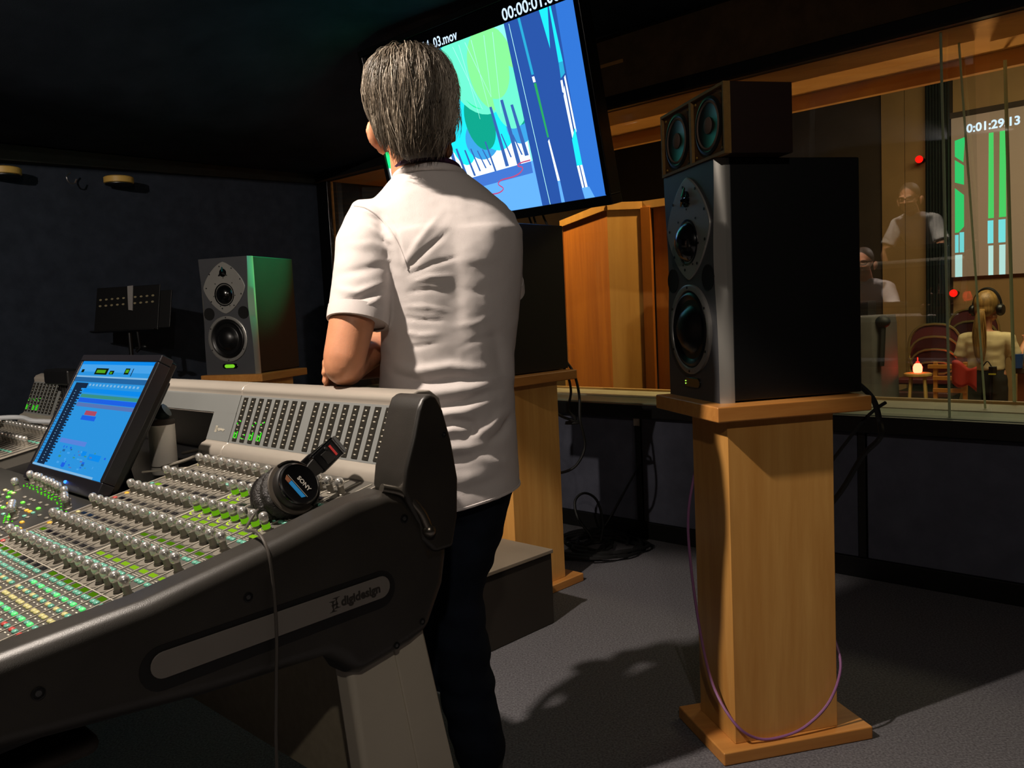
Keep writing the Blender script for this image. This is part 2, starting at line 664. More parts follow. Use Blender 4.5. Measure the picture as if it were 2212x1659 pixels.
# ------------------------------------------------------------------ the live room beyond the glass
BF, BS0, BS1, BT, BC = -0.35, -1.6, 6.6, 8.45, 3.2
M_BFL = mat('live_floor', '#7a5a3c', 0.6, var=0.2, vscale=4)
M_BWALL = mat('live_wall_board', '#8a6a40', 0.75, var=0.12, vscale=2.5)
M_BDARK = mat('live_wall_dark', '#33261a', 0.85, var=0.2, vscale=3)
M_CURT = mat('live_curtain', '#16211f', 0.9, var=0.3, vscale=6)
b = rmb(); b.box(-BS1, -BS0, T1 + 0.5, BT, BF - 0.05, BF)
struct(b.build('floor', M_BFL))
b = rmb(); b.box(-BS1, -BS0, T1 + 0.5, BT + 0.1, BC, BC + 0.1)
struct(b.build('ceiling', M_BDARK))
b = rmb(); b.box(-BS1 - 0.1, -BS1, T1 + 0.4, BT + 0.1, BF, BC)
struct(b.build('wall_live_left', M_BWALL))
b = rmb(); b.box(-BS0, -BS0 + 0.1, T1 + 0.4, BT + 0.1, BF, BC)
struct(b.build('wall_live_right', M_BWALL))
b = rmb(); b.box(-BS1, -BS0, BT, BT + 0.1, BF, BC)
wall_live = struct(b.build('wall_live_back', M_BDARK))
for k, (a, c) in enumerate([(3.00, 2.79), (2.785, 2.585), (2.37, 1.2), (1.19, 0.0)]):
    b = rmb(); b.box(-a, -c, BT - 0.03, BT, BF, BC)
    b.build('wall_board', M_BWALL, wall_live)

# dark pleated curtain next to the projection screen
b = MB()
pl, n = [], 40
for i in range(n + 1):
    s = 2.58 - 0.205 * i / n
    pl.append((s, BT - 0.10 + 0.03 * math.sin(i * 1.25)))
vs = [W(s, t, z) for z in (BF + 0.02, BC - 0.05) for s, t in pl] + [W(s, t - 0.012, z) for z in (BF + 0.02, BC - 0.05) for s, t in pl]
m = n + 1
fs = [(i, i + 1, m + i + 1, m + i) for i in range(n)] + [(2 * m + i, 2 * m + i + 1, 3 * m + i + 1, 3 * m + i) for i in range(n)]
b.add(vs, fs)
tag(b.build('curtain', M_CURT, smooth=True), 'dark green pleated curtain hanging beside the projection screen', 'curtain')

# projection screen with its projected picture
ps = thing('projection_screen', 'pale projection screen with green stripes and a timecode in live room', 'screen', W(1.1, BT - 0.06, 1.29), ROOM_ROT)
SW0, SW1, SH = -1.27, 1.27, 1.42
b = MB(); b.box(SW0, SW1, -0.02, 0.0, 0, SH)
b.build('cloth', mat('screen_cloth', '#9a8574', 0.9, emit='#9a8574', estr=0.16), ps)
b = MB(); b.box(SW0 - 0.015, SW1 + 0.015, -0.025, 0.025, SH, SH + 0.05)
b.build('case', M_BDARK, ps)
pic_cols = [glow('proj_green', '#3ce07a', 1.05), glow('proj_lime', '#55e070', 1.0), glow('proj_cyan', '#7fe8ec', 1.1), glow('proj_pale', '#c8f4f0', 1.0)]
b = MB()


def pstrip(pts, ci, y=-0.0215):
    b.cur = ci
    n_ = len(pts)
    b.add([(SW0 + p[0], y, p[1]) for p in pts], [tuple(range(n_))])


def rect_(x0, x1, z0, z1, ci, tw=0.0):
    pstrip([(x0, z0), (x1, z0), (x1 - tw, z1), (x0 + tw, z1)], ci)


# left stripe: broken trunk
pstrip([(0.03, 1.08), (0.10, 1.02), (0.115, 1.24), (0.03, 1.22)], 0)
pstrip([(0.03, 0.85), (0.105, 0.82), (0.105, 0.99), (0.03, 1.05)], 0)
pstrip([(0.03, 0.40), (0.06, 0.40), (0.105, 0.45), (0.105, 0.73), (0.03, 0.80)], 0)
rect_(0.03, 0.06, 0.22, 0.38, 2); rect_(0.068, 0.105, 0.22, 0.40, 2); rect_(0.03, 0.09, 0.0, 0.20, 3)
for x0, w in ((0.30, 0.045), (0.385, 0.055)):
    rect_(x0, x0 + w, 0.50, 1.24, 1, 0.004)
    rect_(x0 - 0.004, x0 + w - 0.004, 0.28, 0.48, 2)
    rect_(x0 + 0.002, x0 + w - 0.004, 0.0, 0.26, 3)
rect_(0.70, 0.77, 0.9, 1.27, 0, 0.004); rect_(0.705, 0.745, 0.45, 0.89, 2); rect_(0.71, 0.725, 0.0, 0.44, 3)
rect_(1.05, 1.13, 0.5, 1.27, 0); rect_(1.06, 1.12, 0.0, 0.48, 3); rect_(1.6, 1.66, 0.4, 1.27, 1); rect_(1.61, 1.65, 0, 0.38, 3); rect_(2.1, 2.2, 0.3, 1.27, 0)
b.build('projected_picture', pic_cols, ps)
text_mesh('timecode', '0:01:29:13', 0.102, glow('proj_text', '#d8ecff', 1.3), ps, frame((SW0 + 0.125, -0.0216, 1.305), (1, 0, 0), (0, 0, 1)), depth=0.0, bold=0.003)

# ------------------------------------------------------------------ loudspeakers on maple stands
M_BAFFLE = mat('baffle_grey', '#55565a', 0.42, metal=0.35, var=0.06, vscale=8, bump=0.05, bscale=900)
M_PLATE = mat('waveguide_silver', '#a3a19c', 0.38, metal=0.45, var=0.05, vscale=8)
M_RING = mat('woofer_ring', '#9a9894', 0.35, metal=0.5)
M_CONE = mat('woofer_cone', '#0d0d0e', 0.35)
M_DOME = mat('dome_black', '#0a0a0b', 0.18, coat=0.6)
M_HOLE = mat('port_black', '#020202', 0.9)
M_EDGE = mat('baffle_edge', '#b4b1aa', 0.3, metal=0.6)
M_SIDE = mat('cabinet_satin', '#0d0e0f', 0.45, var=0.1, vscale=6)
SPW, SPH, SPD, STZ = 0.32, 0.605, 0.40, 0.915


def fdisc(b, cx, cz, prof, n=32):
    """lathe about the -Y axis (towards the listener); prof (r, forward)"""
    M = Matrix.Translation((cx, 0, cz)) @ Matrix.Rotation(math.pi / 2, 4, 'X')
    b.lathe(prof, n, M)


def make_speaker(N, ang, label, lit):
    ax = Vector((math.cos(ang), math.sin(ang), 0))
    ay = Vector((-ax.y, ax.x, 0))
    org = Vector((N[0], N[1], STZ)) - ax * SPW / 2
    t = thing('studio_monitor', label, 'speaker', org, ang, 'three way monitors on maple stands')
    h = SPW / 2
    b = MB(); b.box(-h, h, 0.035, SPD, 0.004, SPH)
    b.build('cabinet', M_SIDE, t, bevel=0.004)
    # baffle with waisted, bulging side edges
    b = MB()
    n = 24
    zs = [SPH * i / n for i in range(n + 1)]

    def wob(z):
        k = z / SPH
        return 0.011 + 0.014 * math.exp(-((k - 0.60) / 0.22) ** 2)
    front = [(-h + wob(z), z) for z in zs] + [(h - wob(z), z) for z in reversed(zs)]
    back = [(-h, z) for z in zs] + [(h, z) for z in reversed(zs)]
    m = len(front)
    b.cur = 0
    b.add([(x, 0, z) for x, z in front], [tuple(range(m))])
    b.cur = 1
    vs = [(x, 0, z) for x, z in front] + [(x, 0.022, z) for x, z in back] + [(x, 0.036, z) for x, z in back]
    b.add(vs, [(i, (i + 1) % m, m + (i + 1) % m, m + i) for i in range(m)] + [(m + i, m + (i + 1) % m, 2 * m + (i + 1) % m, 2 * m + i) for i in range(m)] + [tuple(range(2 * m, 3 * m))])
    b.build('baffle', [M_BAFFLE, M_EDGE], t, smooth=True)
    # waveguide plate: rounded diamond
    pts = []
    for k in range(56):
        a = 2 * math.pi * k / 56
        c, s = math.cos(a), math.sin(a)
        e = 1.45
        x = 0.128 * abs(c) ** (2 / e) * (1 if c > 0 else -1)
        z = (0.125 if s > 0 else 0.130) * abs(s) ** (2 / e) * (1 if s > 0 else -1)
        r0 = math.hypot(x / 0.128, z / 0.128)
        pts.append((x * (0.92 + 0.08 * r0), 0.452 + z * 1.05))
    b = MB(); b.prism(pts, 'Y', -0.005, 0.002)
    wp = b.build('waveguide_plate', M_PLATE, t, bevel=0.003)
    b = MB()
    for k in range(9):
        a = 2 * math.pi * (k + 0.5) / 9
        fdisc(b, 0.108 * math.cos(a), 0.452 + 0.110 * math.sin(a), [(0.0001, 0.0052), (0.0038, 0.0052), (0.0038, 0.0062), (0.0001, 0.0062)], 8)
    for k in range(7):
        a = 2 * math.pi * k / 7 + math.pi / 2
        fdisc(b, 0.066 * math.cos(a), 0.425 + 0.076 * math.sin(a), [(0.0001, 0.0052), (0.003, 0.0052), (0.003, 0.006), (0.0001, 0.006)], 8)
    b.build('plate_screws', M_BLACK, wp, kind='stuff')
    b = MB(); fdisc(b, 0, 0.527, [(0.022, 0.003), (0.021, 0.0065), (0.010, 0.006), (0.0001, 0.010)], 20)
    b.build('tweeter', M_DOME, t, smooth=True)
    b = MB()
    for a in (math.pi / 2, math.pi * 7 / 6, math.pi * 11 / 6):
        c, s = math.cos(a), math.sin(a)
        b.tube([(0.006 * c, -0.014, 0.527 + 0.006 * s), (0.030 * c, -0.009, 0.527 + 0.030 * s)], [0.0055, 0.0022], 6)
    b.build('tweeter_guard', M_DOME, t, smooth=True)
    b = MB(); fdisc(b, 0, 0.415, [(0.060, 0.004), (0.060, 0.0065), (0.055, 0.007), (0.052, 0.003), (0.050, 0.008), (0.042, 0.020), (0.028, 0.029), (0.012, 0.033), (0.0001, 0.0335)], 32)
    b.build('midrange_dome', M_DOME, t, smooth=True)
    for sx in (-1, 1):
        b = MB(); fdisc(b, sx * 0.105, 0.318, [(0.032, -0.001), (0.0325, 0.0025), (0.029, 0.0015), (0.024, 0.0012), (0.0001, 0.0011)], 24)
        b.build('bass_port', M_HOLE, t, smooth=True)
    b = MB(); fdisc(b, 0, 0.185, [(0.119, 0.0), (0.119, 0.007), (0.113, 0.010), (0.104, 0.009), (0.101, 0.004), (0.101, 0.0)], 44)
    wr = b.build('woofer_ring', M_RING, t, smooth=True)
    b = MB()
    for k in range(6):
        a = 2 * math.pi * (k + 0.5) / 6
        fdisc(b, 0.111 * math.cos(a), 0.185 + 0.111 * math.sin(a), [(0.0001, 0.010), (0.0035, 0.010), (0.0035, 0.011), (0.0001, 0.011)], 8)
    b.build('ring_screws', M_BLACK, wr, kind='stuff')
    b = MB(); fdisc(b, 0, 0.185, [(0.102, 0.002), (0.100, 0.006), (0.092, 0.010), (0.084, 0.006), (0.078, 0.001), (0.066, -0.004 + 0.006), (0.060, 0.004), (0.050, 0.018), (0.034, 0.028), (0.016, 0.033), (0.0001, 0.034)], 44)
    b.build('woofer_cone', M_CONE, t, smooth=True)
    b = MB(); b.prism(pill(-0.046, 0.046, 0.030, 0.056), 'Y', -0.004, 0.002)
    d = b.build('control_window', M_DOME, t, bevel=0.002)
    if lit:
        b = MB(); b.prism(pill(-0.032, 0.030, 0.034, 0.052, 3), 'Y', -0.006, -0.003)
        b.build('display', glow('display_green', '#7fd82a', 0.9), d)
    else:
        b = MB()
        for z in (0.039, 0.046):
            b.ball((-0.036, -0.005, z), 0.0016, 8, 6)
        b.build('status_led', glow('led_green', '#9ae04a', 2.0), d)
    return t


def make_stand(N, ang, label):
    t = thing('speaker_stand', label, 'stand', (N[0], N[1], 0), ang, 'maple speaker stands')
    b = MB(); b.box(-0.222, 0.048, -0.045, 0.386, 0.0, 0.035)
    b.build('base', M_MAPLEH, t, bevel=0.004)
    b = MB(); b.box(-0.182, 0.016, 0.004, 0.302, 0.035, 0.876)
    b.build('column', M_MAPLE, t, bevel=0.002)
    b = MB(); b.box(-0.318, 0.056, -0.042, 0.388, 0.876, STZ)
    b.build('top_plate', M_MAPLEH, t, bevel=0.004)
    return t


NR, AR = (0.522, 2.073), -1.339
NC, AC = (-0.032, 3.270), ROOM_ROT
NL, AL = (-1.312, 4.311), -math.radians(18)
make_stand(NR, AR, 'square maple stand with a thin purple cable hanging round it')
make_stand(NC, AC, 'maple stand behind the standing man with black cables at its back')
make_stand(NL, AL, 'maple stand whose top shows above the desk beside music stand')
make_speaker(NR, AR, 'dark studio monitor with a two driver wooden speaker on top', False)
make_speaker(NC, AC, 'dark studio monitor under the hanging television, mostly behind man', False)
make_speaker(NL, AL, 'studio monitor with lit green display beside the black music stand', True)

# small wooden two driver box lying on the right monitor
ax = Vector((math.cos(AR), math.sin(AR), 0)); ay = Vector((-ax.y, ax.x, 0))
ss = thing('small_speaker', 'small wooden speaker box with two bare drivers on dark monitor', 'speaker', Vector((NR[0], NR[1], STZ + SPH)) + ay * 0.0, AR)
x0, x1, HH = -0.310, 0.054, 0.168
b = MB(); b.box(x0, x1, 0.012, 0.178, 0.001, HH)
b.build('cabinet', wood('dark_walnut', '#1c0d08', '#2a140c', 'Y', 6, 0.45, 0.6), ss, bevel=0.002)
b = MB()
M_RAW = wood('raw_chipboard', '#4a3013', '#6d4a1e', 'X', 12, 0.7, 1.0)
for a, c in ((x0, -0.126), (-0.126, x1)):
    b.box(a, a + 0.006, -0.004, 0.014, 0.001, HH); b.box(c - 0.006, c, -0.004, 0.014, 0.001, HH)
    b.box(a + 0.006, c - 0.006, -0.004, 0.014, 0.001, 0.008); b.box(a + 0.006, c - 0.006, -0.004, 0.014, HH - 0.007, HH)
b.build('front_frame', wood('frame_strip', '#6a4a1c', '#8d6a30', 'X', 8, 0.6), ss)
b = MB(); b.box(x0 + 0.003, x1 - 0.003, 0.004, 0.013, 0.003, HH - 0.003)
b.build('front_board', M_RAW, ss)
for cx in ((x0 - 0.126) / 2, (x1 - 0.126) / 2):
    b = MB()
    M = Matrix.Translation((cx, 0.004, HH / 2)) @ Matrix.Rotation(math.pi / 2, 4, 'X')
    b.lathe([(0.071, 0.0), (0.071, 0.004), (0.064, 0.006), (0.060, 0.004)], 32, M)
    dr = b.build('driver_basket', mat('driver_rim', '#2a2724', 0.4, 0.4), ss, smooth=True)
    b = MB(); b.lathe([(0.062, 0.003), (0.056, 0.007), (0.051, 0.002), (0.050, 0.001), (0.022, -0.0 + 0.0006), (0.020, 0.006), (0.010, 0.010), (0.0001, 0.011)], 32, M)
    b.build('driver_cone', mat('paper_cone', '#6a5a50', 0.8, var=0.1, spec=0.2), dr, smooth=True)
b = MB()
for cx in ((x0 - 0.126) / 2, (x1 - 0.126) / 2):
    for dx in (-0.07, 0.07):
        for dz in (0.018, HH - 0.018):
            b.ball((cx + dx, 0.003, dz), 0.004, 8, 6)
b.build('wood_screws', mat('brass_screw', '#9a7a3a', 0.4, 0.8), ss, kind='stuff')

# ------------------------------------------------------------------ hanging television
TILT = math.radians(12.5)
tvu = -TU                                               # screen x, to the viewer's right
tvw = Vector((0, 0, 1)) * math.cos(TILT) - TV_ * math.sin(TILT)
TVD = 2.75
corner = Vector((0.4175, 3.405, 1.618))                 # lower right corner of the picture
PW, PH, BAR = 1.292, 0.748, 0.086                       # picture, black bar above it
tvn = tvu.cross(tvw)                                    # out of the screen is -tvn .. towards the desk
tvr = thing('television', 'large hanging television tilted down, showing a cartoon forest', 'television', corner)
TM = Matrix.Identity(4)
for r_ in range(3):
    TM[r_][0], TM[r_][1], TM[r_][2] = tvu[r_], tvw[r_], tvn[r_]
TM[0][3], TM[1][3], TM[2][3] = 0, 0, 0
# local: x from -PW to 0, y from 0 up, z out of the screen (tvn)
sgn = 1.0 if tvn.dot(-TV_) > 0 else -1.0


def tvb():
    b = MB(); b.M = TM.copy(); return b


TOPY = PH + BAR
b = tvb()
fr = 0.028
for (a, c, d, e) in ((-PW - fr, fr, -fr - 0.012, 0), (-PW - fr, fr, TOPY, TOPY + fr), (-PW - fr, -PW, 0, TOPY), (0, fr, 0, TOPY)):
    b.box(a, c, d, e, -0.06 * sgn if sgn > 0 else -0.012, 0.012 if sgn > 0 else 0.06)
b.build('bezel', mat('tv_bezel', '#060606', 0.25), tvr, bevel=0.004)
b = tvb(); b.box(-PW - 0.01, 0.01, -0.01, TOPY + 0.01, *(sorted((-0.004 * sgn, -0.06 * sgn))))
b.build('back_cover', M_BLACKPL, tvr)
b = tvb(); b.box(-PW * 0.8, -PW * 0.2, 0.1, TOPY * 0.75, *(sorted((-0.06 * sgn, -0.11 * sgn))))
b.build('rear_housing', M_BLACKPL, tvr, bevel=0.01)
b = tvb(); b.box(-PW, 0, 0, TOPY, *(sorted((0.0, -0.003 * sgn))))
b.build('panel', mat('tv_panel', '#020203', 0.2), tvr)

TE = 1.35
cols = {'sky': ('#86f0dc', 1.0), 'blue': ('#2f6ec8', .95), 'deep': ('#2a55a8', .8), 'slate': ('#3f6fc4', .95), 'path': ('#5fa6f4', .95), 'lime': ('#7df08c', 1), 'mint': ('#66e8c0', 1),
        'teal': ('#3fd0d0', 1), 'cyan': ('#1fd8ee', 1), 'green': ('#10b070', .9), 'dgreen': ('#0f9e86', .9), 'white': ('#e8fbff', 1.1), 'pale': ('#b4f6ec', 1.05), 'trunk': ('#3b66b4', .8),
        'bush': ('#3a9ad8', .95), 'red': ('#b84a78', .9), 'aqua': ('#2aa6d0', .9), 'grn2': ('#2ba860', .85), 'ray': ('#9ff4dc', 1.0), 'forest': ('#18d070', 1.6)}
names = list(cols)
mats_tv = [glow('tv_' + k, cols[k][0], TE * cols[k][1]) for k in names]
b = tvb()
layer = [0]


def shape(pts, c):
    """pts in picture units: x 0..1 from left, y 0..1 from bottom"""
    layer[0] += 1
    b.cur = names.index(c)
    z = (0.0004 + layer[0] * 0.00004) * sgn
    pts = [(min(1, max(0, x)), min(1, max(0, y))) for x, y in pts]
    b.add([(-PW + x * PW, y * PH, z) for x, y in pts], [tuple(range(len(pts)))])


def band(p, q, w0, w1, c):
    shape([(p[0] - w0 / 2, p[1]), (p[0] + w0 / 2, p[1]), (q[0] + w1 / 2, q[1]), (q[0] - w1 / 2, q[1])], c)


shape([(0, 0), (1, 0), (1, 1), (0, 1)], 'sky')
shape([(0, 0.20), (0.72, 0.255), (0.72, 0.40), (0, 0.40)], 'white')
shape(ellipse(0.03, 0.75, 0.14, 0.36, 30), 'forest')  # hidden foliage made over-bright to throw green on the far monitor
shape(ellipse(0.20, 0.72, 0.13, 0.33, 30), 'green')
shape(ellipse(0.36, 0.86, 0.10, 0.28, 30, 0.1), 'aqua')
shape(ellipse(0.30, 0.62, 0.10, 0.26, 30), 'teal')
shape(ellipse(0.43, 0.55, 0.075, 0.24, 30), 'cyan')
shape(ellipse(0.52, 0.44, 0.08, 0.12, 30), 'bush')
shape(ellipse(0.60, 0.52, 0.09, 0.17, 30), 'cyan')
shape(ellipse(0.70, 0.47, 0.06, 0.11, 30), 'bush')
shape(ellipse(0.71, 0.62, 0.055, 0.16, 30), 'dgreen')
shape(ellipse(0.525, 0.535, 0.066, 0.165, 30, 0.1), 'dgreen')
shape(ellipse(0.56, 0.86, 0.150, 0.30, 36, 0.12), 'mint')
shape(ellipse(0.56, 0.80, 0.10, 0.20, 36), 'forest')
shape(ellipse(0.56, 0.86, 0.130, 0.27, 36, 0.12), 'mint')
shape(ellipse(0.625, 0.80, 0.105, 0.235, 36, 0.05), 'lime')
shape(ellipse(0.68, 0.62, 0.075, 0.17, 36), 'mint')
shape(ellipse(0.625, 0.80, 0.075, 0.17, 36, 0.05), 'lime')
for k, (x0_, x1_) in enumerate([(0.50, 0.53), (0.56, 0.58), (0.62, 0.60), (0.66, 0.63), (0.47, 0.55), (0.53, 0.60)]):
    band((x0_, 0.98), (x1_, 0.55 + 0.05 * (k % 3)), 0.0025, 0.0015, 'ray')
for x, y0, y1, w in [(0.60, 0.255, 0.60, 0.014), (0.655, 0.235, 0.62, 0.016), (0.695, 0.29, 0.58, 0.015), (0.44, 0.24, 0.40, 0.009), (0.47, 0.26, 0.40, 0.007), (0.50, 0.27, 0.38, 0.006), (0.525, 0.28, 0.38, 0.006),
                     (0.545, 0.22, 0.42, 0.008), (0.625, 0.30, 0.44, 0.006), (0.675, 0.30, 0.42, 0.006), (0.40, 0.24, 0.42, 0.012), (0.36, 0.23, 0.6, 0.016), (0.28, 0.22, 0.55, 0.014), (0.2, 0.22, 0.6, 0.02), (0.1, 0.2, 0.6, 0.018)]:
    band((x + 0.012, y0), (x - 0.012, y1), w * 1.15, w * 0.8, 'trunk')
shape([(0, 0), (1, 0), (1, 0.29), (0.72, 0.255), (0, 0.20)], 'path')
shape([(0, 0.13), (0.72, 0.19), (0.72, 0.255), (0, 0.20)], 'slate')
# red trail
px = [(0.50, 0.115), (0.55, 0.115), (0.575, 0.135), (0.555, 0.165), (0.575, 0.185), (0.63, 0.19), (0.665, 0.205), (0.68, 0.23), (0.66, 0.245), (0.675, 0.258), (0.72, 0.262)]
sp = [(p.x, p.y) for p in smooth_path([(x, y, 0) for x, y in px], 4)]
for p, q in zip(sp[:-1], sp[1:]):
    dx, dy = q[0] - p[0], (q[1] - p[1]) * 0.57
    l = math.hypot(dx, dy) + 1e-6
    nx, ny = -dy / l * 0.0022, dx / l * 0.0022 / 0.57
    shape([(p[0] - nx, p[1] - ny), (q[0] - nx, q[1] - ny), (q[0] + nx, q[1] + ny), (p[0] + nx, p[1] + ny)], 'red')
# big trunks at the right
shape([(0.715, 1), (0.93, 1), (0.925, 0), (0.735, 0)], 'deep')
shape([(0.93, 1), (1, 1), (1, 0), (0.925, 0)], 'blue')
shape([(0.775, 1), (0.785, 1), (0.80, 0.70), (0.79, 0.70)], 'aqua')
shape([(0.79, 0.69), (0.80, 0.69), (0.802, 0.66), (0.792, 0.66)], 'white')
shape([(0.793, 0.655), (0.803, 0.655), (0.815, 0.36), (0.808, 0.36)], 'grn2')
shape([(0.808, 0.34), (0.814, 0.35), (0.828, 0.12), (0.818, 0.12)], 'white')
shape([(0.818, 0.12), (0.828, 0.12), (0.832, 0.0), (0.818, 0.0)], 'path')
shape([(0.735, 0.99), (0.737, 0.99), (0.7705, 0.0), (0.7685, 0.0)], 'pale')
shape([(0.865, 1.0), (0.90, 1.0), (0.882, 0.80)], 'cyan')
shape([(0.905, 1.0), (0.912, 1.0), (0.922, 0.72), (0.905, 0.72)], 'cyan')
shape([(0.905, 0.72), (0.922, 0.72), (0.922, 0.66), (0.903, 0.64)], 'aqua')
shape([(0.900, 0.63), (0.908, 0.63), (0.908, 0.56), (0.900, 0.57)], 'white')
shape([(0.902, 0.55), (0.912, 0.60), (0.916, 0.34), (0.908, 0.30)], 'white')
shape([(0.916, 0.64), (0.922, 0.65), (0.928, 0.36), (0.922, 0.34)], 'white')
shape([(0.905, 0.32), (0.925, 0.38), (0.928, 0.18), (0.906, 0.18)], 'cyan')
shape([(0.906, 0.18), (0.915, 0.18), (0.922, -0.0), (0.914, 0.02)], 'white')
shape([(0.919, 0.18), (0.928, 0.18), (0.936, 0.02), (0.926, 0.02)], 'white')
shape([(0.91, 0.06), (0.94, 0.06), (0.955, 0.0), (0.915, 0.0)], 'path')
b.build('picture', mats_tv, tvr)
tz = 0.0009 * sgn
MT = TM @ Matrix.Translation((0, 0, tz))
if sgn < 0:
    MT = TM @ Matrix.Translation((0, 0, tz)) @ Matrix.Diagonal((1, 1, -1, 1))
tw = glow('tv_text', '#cfe6ff', 1.2)
text_mesh('file_name', '14_03.mov', 0.058, tw, tvr, MT @ Matrix.Translation((-0.875, PH + 0.026, 0)), depth=0.0, bold=0.001, xscale=0.88)
text_mesh('timecode', '00:00:01:06', 0.066, tw, tvr, MT @ Matrix.Translation((-0.372, PH + 0.03, 0)), depth=0.0, bold=0.001, xscale=1.0)
b = MB()
mid = tvu * (-PW / 2) + tvw * (TOPY * 0.72) - tvn * 0.09 * sgn
top = Vector((mid.x, mid.y, CZ - corner.z - 0.03)) + TV_ * 0.05
b.tube([mid, mid + TV_ * 0.06, top], 0.024, 10)
b.lathe([(0.11, -0.012), (0.11, 0.0)], 20, Matrix.Translation(top))
b.build('ceiling_mount', M_BLACK, tvr)
b = MB()
for dx, dy, l in ((-0.50, 0.02, 0.22), (-0.47, 0.02, 0.25), (-0.42, 0.02, 0.20)):
    p = tvu * dx + tvw * dy - tvn * 0.07 * sgn
    b.tube(smooth_path([p, p + Vector((0.02, 0.0, -l * 0.4)), p + TV_ * 0.06 + tvu * 0.05 + Vector((0, 0, -l))], 4), 0.005, 6)
b.build('signal_cables', M_RUBBER, tvr, smooth=True)

# ------------------------------------------------------------------ low grey box behind the man
lb = thing('low_plinth', 'low taupe box on the floor in front of the maple stand', 'box', W(2.15, 2.10, 0), ROOM_ROT)
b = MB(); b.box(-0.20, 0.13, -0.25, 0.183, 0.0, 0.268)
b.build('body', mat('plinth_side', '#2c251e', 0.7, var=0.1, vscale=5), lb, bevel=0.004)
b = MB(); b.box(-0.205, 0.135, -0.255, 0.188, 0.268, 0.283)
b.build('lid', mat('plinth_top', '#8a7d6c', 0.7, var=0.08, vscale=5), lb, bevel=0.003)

# ------------------------------------------------------------------ cables on the floor and on the stands
def cable(name, pts, r, m, label, k=6, n=6):
    b = MB(); b.tube(smooth_path(pts, k), r, n)
    return tag(b.build(name, m, smooth=True), label, 'cable')


pts = []
cx, cy = 0.36, 3.98
for i in range(150):
    a = i * 0.34
    r_ = 0.17 + 0.10 * math.sin(i * 0.071) + 0.03 * math.sin(i * 0.9)
    pts.append((cx + r_ * math.cos(a) * 0.95 - 0.03 * math.sin(i * 0.13), cy + r_ * math.sin(a) * 0.85, 0.012 + 0.010 * (1 + math.sin(i * 0.61))))
cable('cable_coil', pts, 0.008, M_RUBBER, 'loose coil of black cable on the carpet below window', 3)
cable('cable_loop', [(0.40, 4.05, 0.02), (0.42, 4.10, 0.10), (0.40, 4.16, 0.20), (0.34, 4.18, 0.235), (0.29, 4.16, 0.20), (0.30, 4.12, 0.12), (0.36, 4.05, 0.03), (0.30, 4.0, 0.014)], 0.007, M_RUBBER,
      'springy black cable end looping up out of the floor coil')
cable('thin_cord', [(0.63, 4.135, 0.39), (0.57, 4.15, 0.29), (0.50, 4.16, 0.17), (0.44, 4.14, 0.08), (0.39, 4.10, 0.045)], 0.004, M_RUBBER, 'thin dark cord running down from wall batten to floor coil')
c0 = Vector((NC[0], NC[1], 0)); vx = Vector((math.cos(AC), math.sin(AC), 0)); vy = Vector((-vx.y, vx.x, 0))
P = lambda x, y, z: c0 + vx * x + vy * y + Vector((0, 0, z))
cable('stand_cable', [P(-0.05, 0.405, 0.98), P(0.0, 0.43, 0.90), P(0.02, 0.44, 0.80), P(0.035, 0.42, 0.70), P(0.04, 0.44, 0.58), P(0.02, 0.40, 0.50), P(-0.03, 0.36, 0.47), P(-0.07, 0.35, 0.48)], 0.006, M_RUBBER,
      'black cable drooping in a long loop behind middle maple stand')
cable('stand_cable', [P(-0.08, 0.405, 0.98), P(-0.03, 0.42, 0.90), P(0.0, 0.41, 0.82), P(-0.01, 0.40, 0.74), P(0.02, 0.41, 0.70), P(-0.03, 0.40, 0.68), P(0.03, 0.42, 0.685), P(-0.04, 0.37, 0.72), P(-0.10, 0.36, 0.80)], 0.006, M_RUBBER,
      'short knotted black cable behind the middle maple stand')
c0 = Vector((NR[0], NR[1], 0)); vx = Vector((math.cos(AR), math.sin(AR), 0)); vy = Vector((-vx.y, vx.x, 0))
Q = lambda x, y, z: c0 + vx * x + vy * y + Vector((0, 0, z))
cable('purple_cable', [Q(-0.192, 0.015, 0.72), Q(-0.188, -0.012, 0.60), Q(-0.17, -0.02, 0.48), Q(-0.12, -0.022, 0.30), Q(-0.05, -0.022, 0.17), Q(0.024, 0.0, 0.095), Q(0.030, 0.06, 0.048), Q(0.031, 0.13, 0.042), Q(0.031, 0.20, 0.060), Q(0.030, 0.27, 0.115),
                       Q(0.024, 0.308, 0.20), Q(-0.02, 0.316, 0.27), Q(-0.08, 0.318, 0.33)], 0.0038, mat('purple_jacket', '#8a5a86', 0.45), 'thin purple cable slung in a loop round maple stand', 8, 8)
cable('stand_cable', [Q(-0.05, 0.405, 0.95), Q(0.0, 0.43, 0.90), Q(0.0, 0.45, 0.84), Q(0.03, 0.43, 0.80), Q(0.0, 0.40, 0.75), Q(-0.03, 0.36, 0.66), Q(-0.06, 0.33, 0.60)], 0.008, M_RUBBER,
      'thick black cable bunched behind the stand that carries purple cable')
cable('stand_cable', [Q(0.0, 0.47, 0.885), Q(0.0, 0.44, 0.87), Q(-0.01, 0.41, 0.84), Q(-0.02, 0.36, 0.78), Q(-0.05, 0.33, 0.72)], 0.005, M_RUBBER,
      'black plug lead poking out behind the stand with purple cable')

# ------------------------------------------------------------------ mixing console
con = thing('mixing_console', 'long grey mixing console with rows of silver knobs and meter bridge', 'mixing console', W(1.215, 0, 0), ROOM_ROT)
SLOPE = 0.2
SA = math.atan(SLOPE)


def sz(y):
    return 0.6822 + SLOPE * y


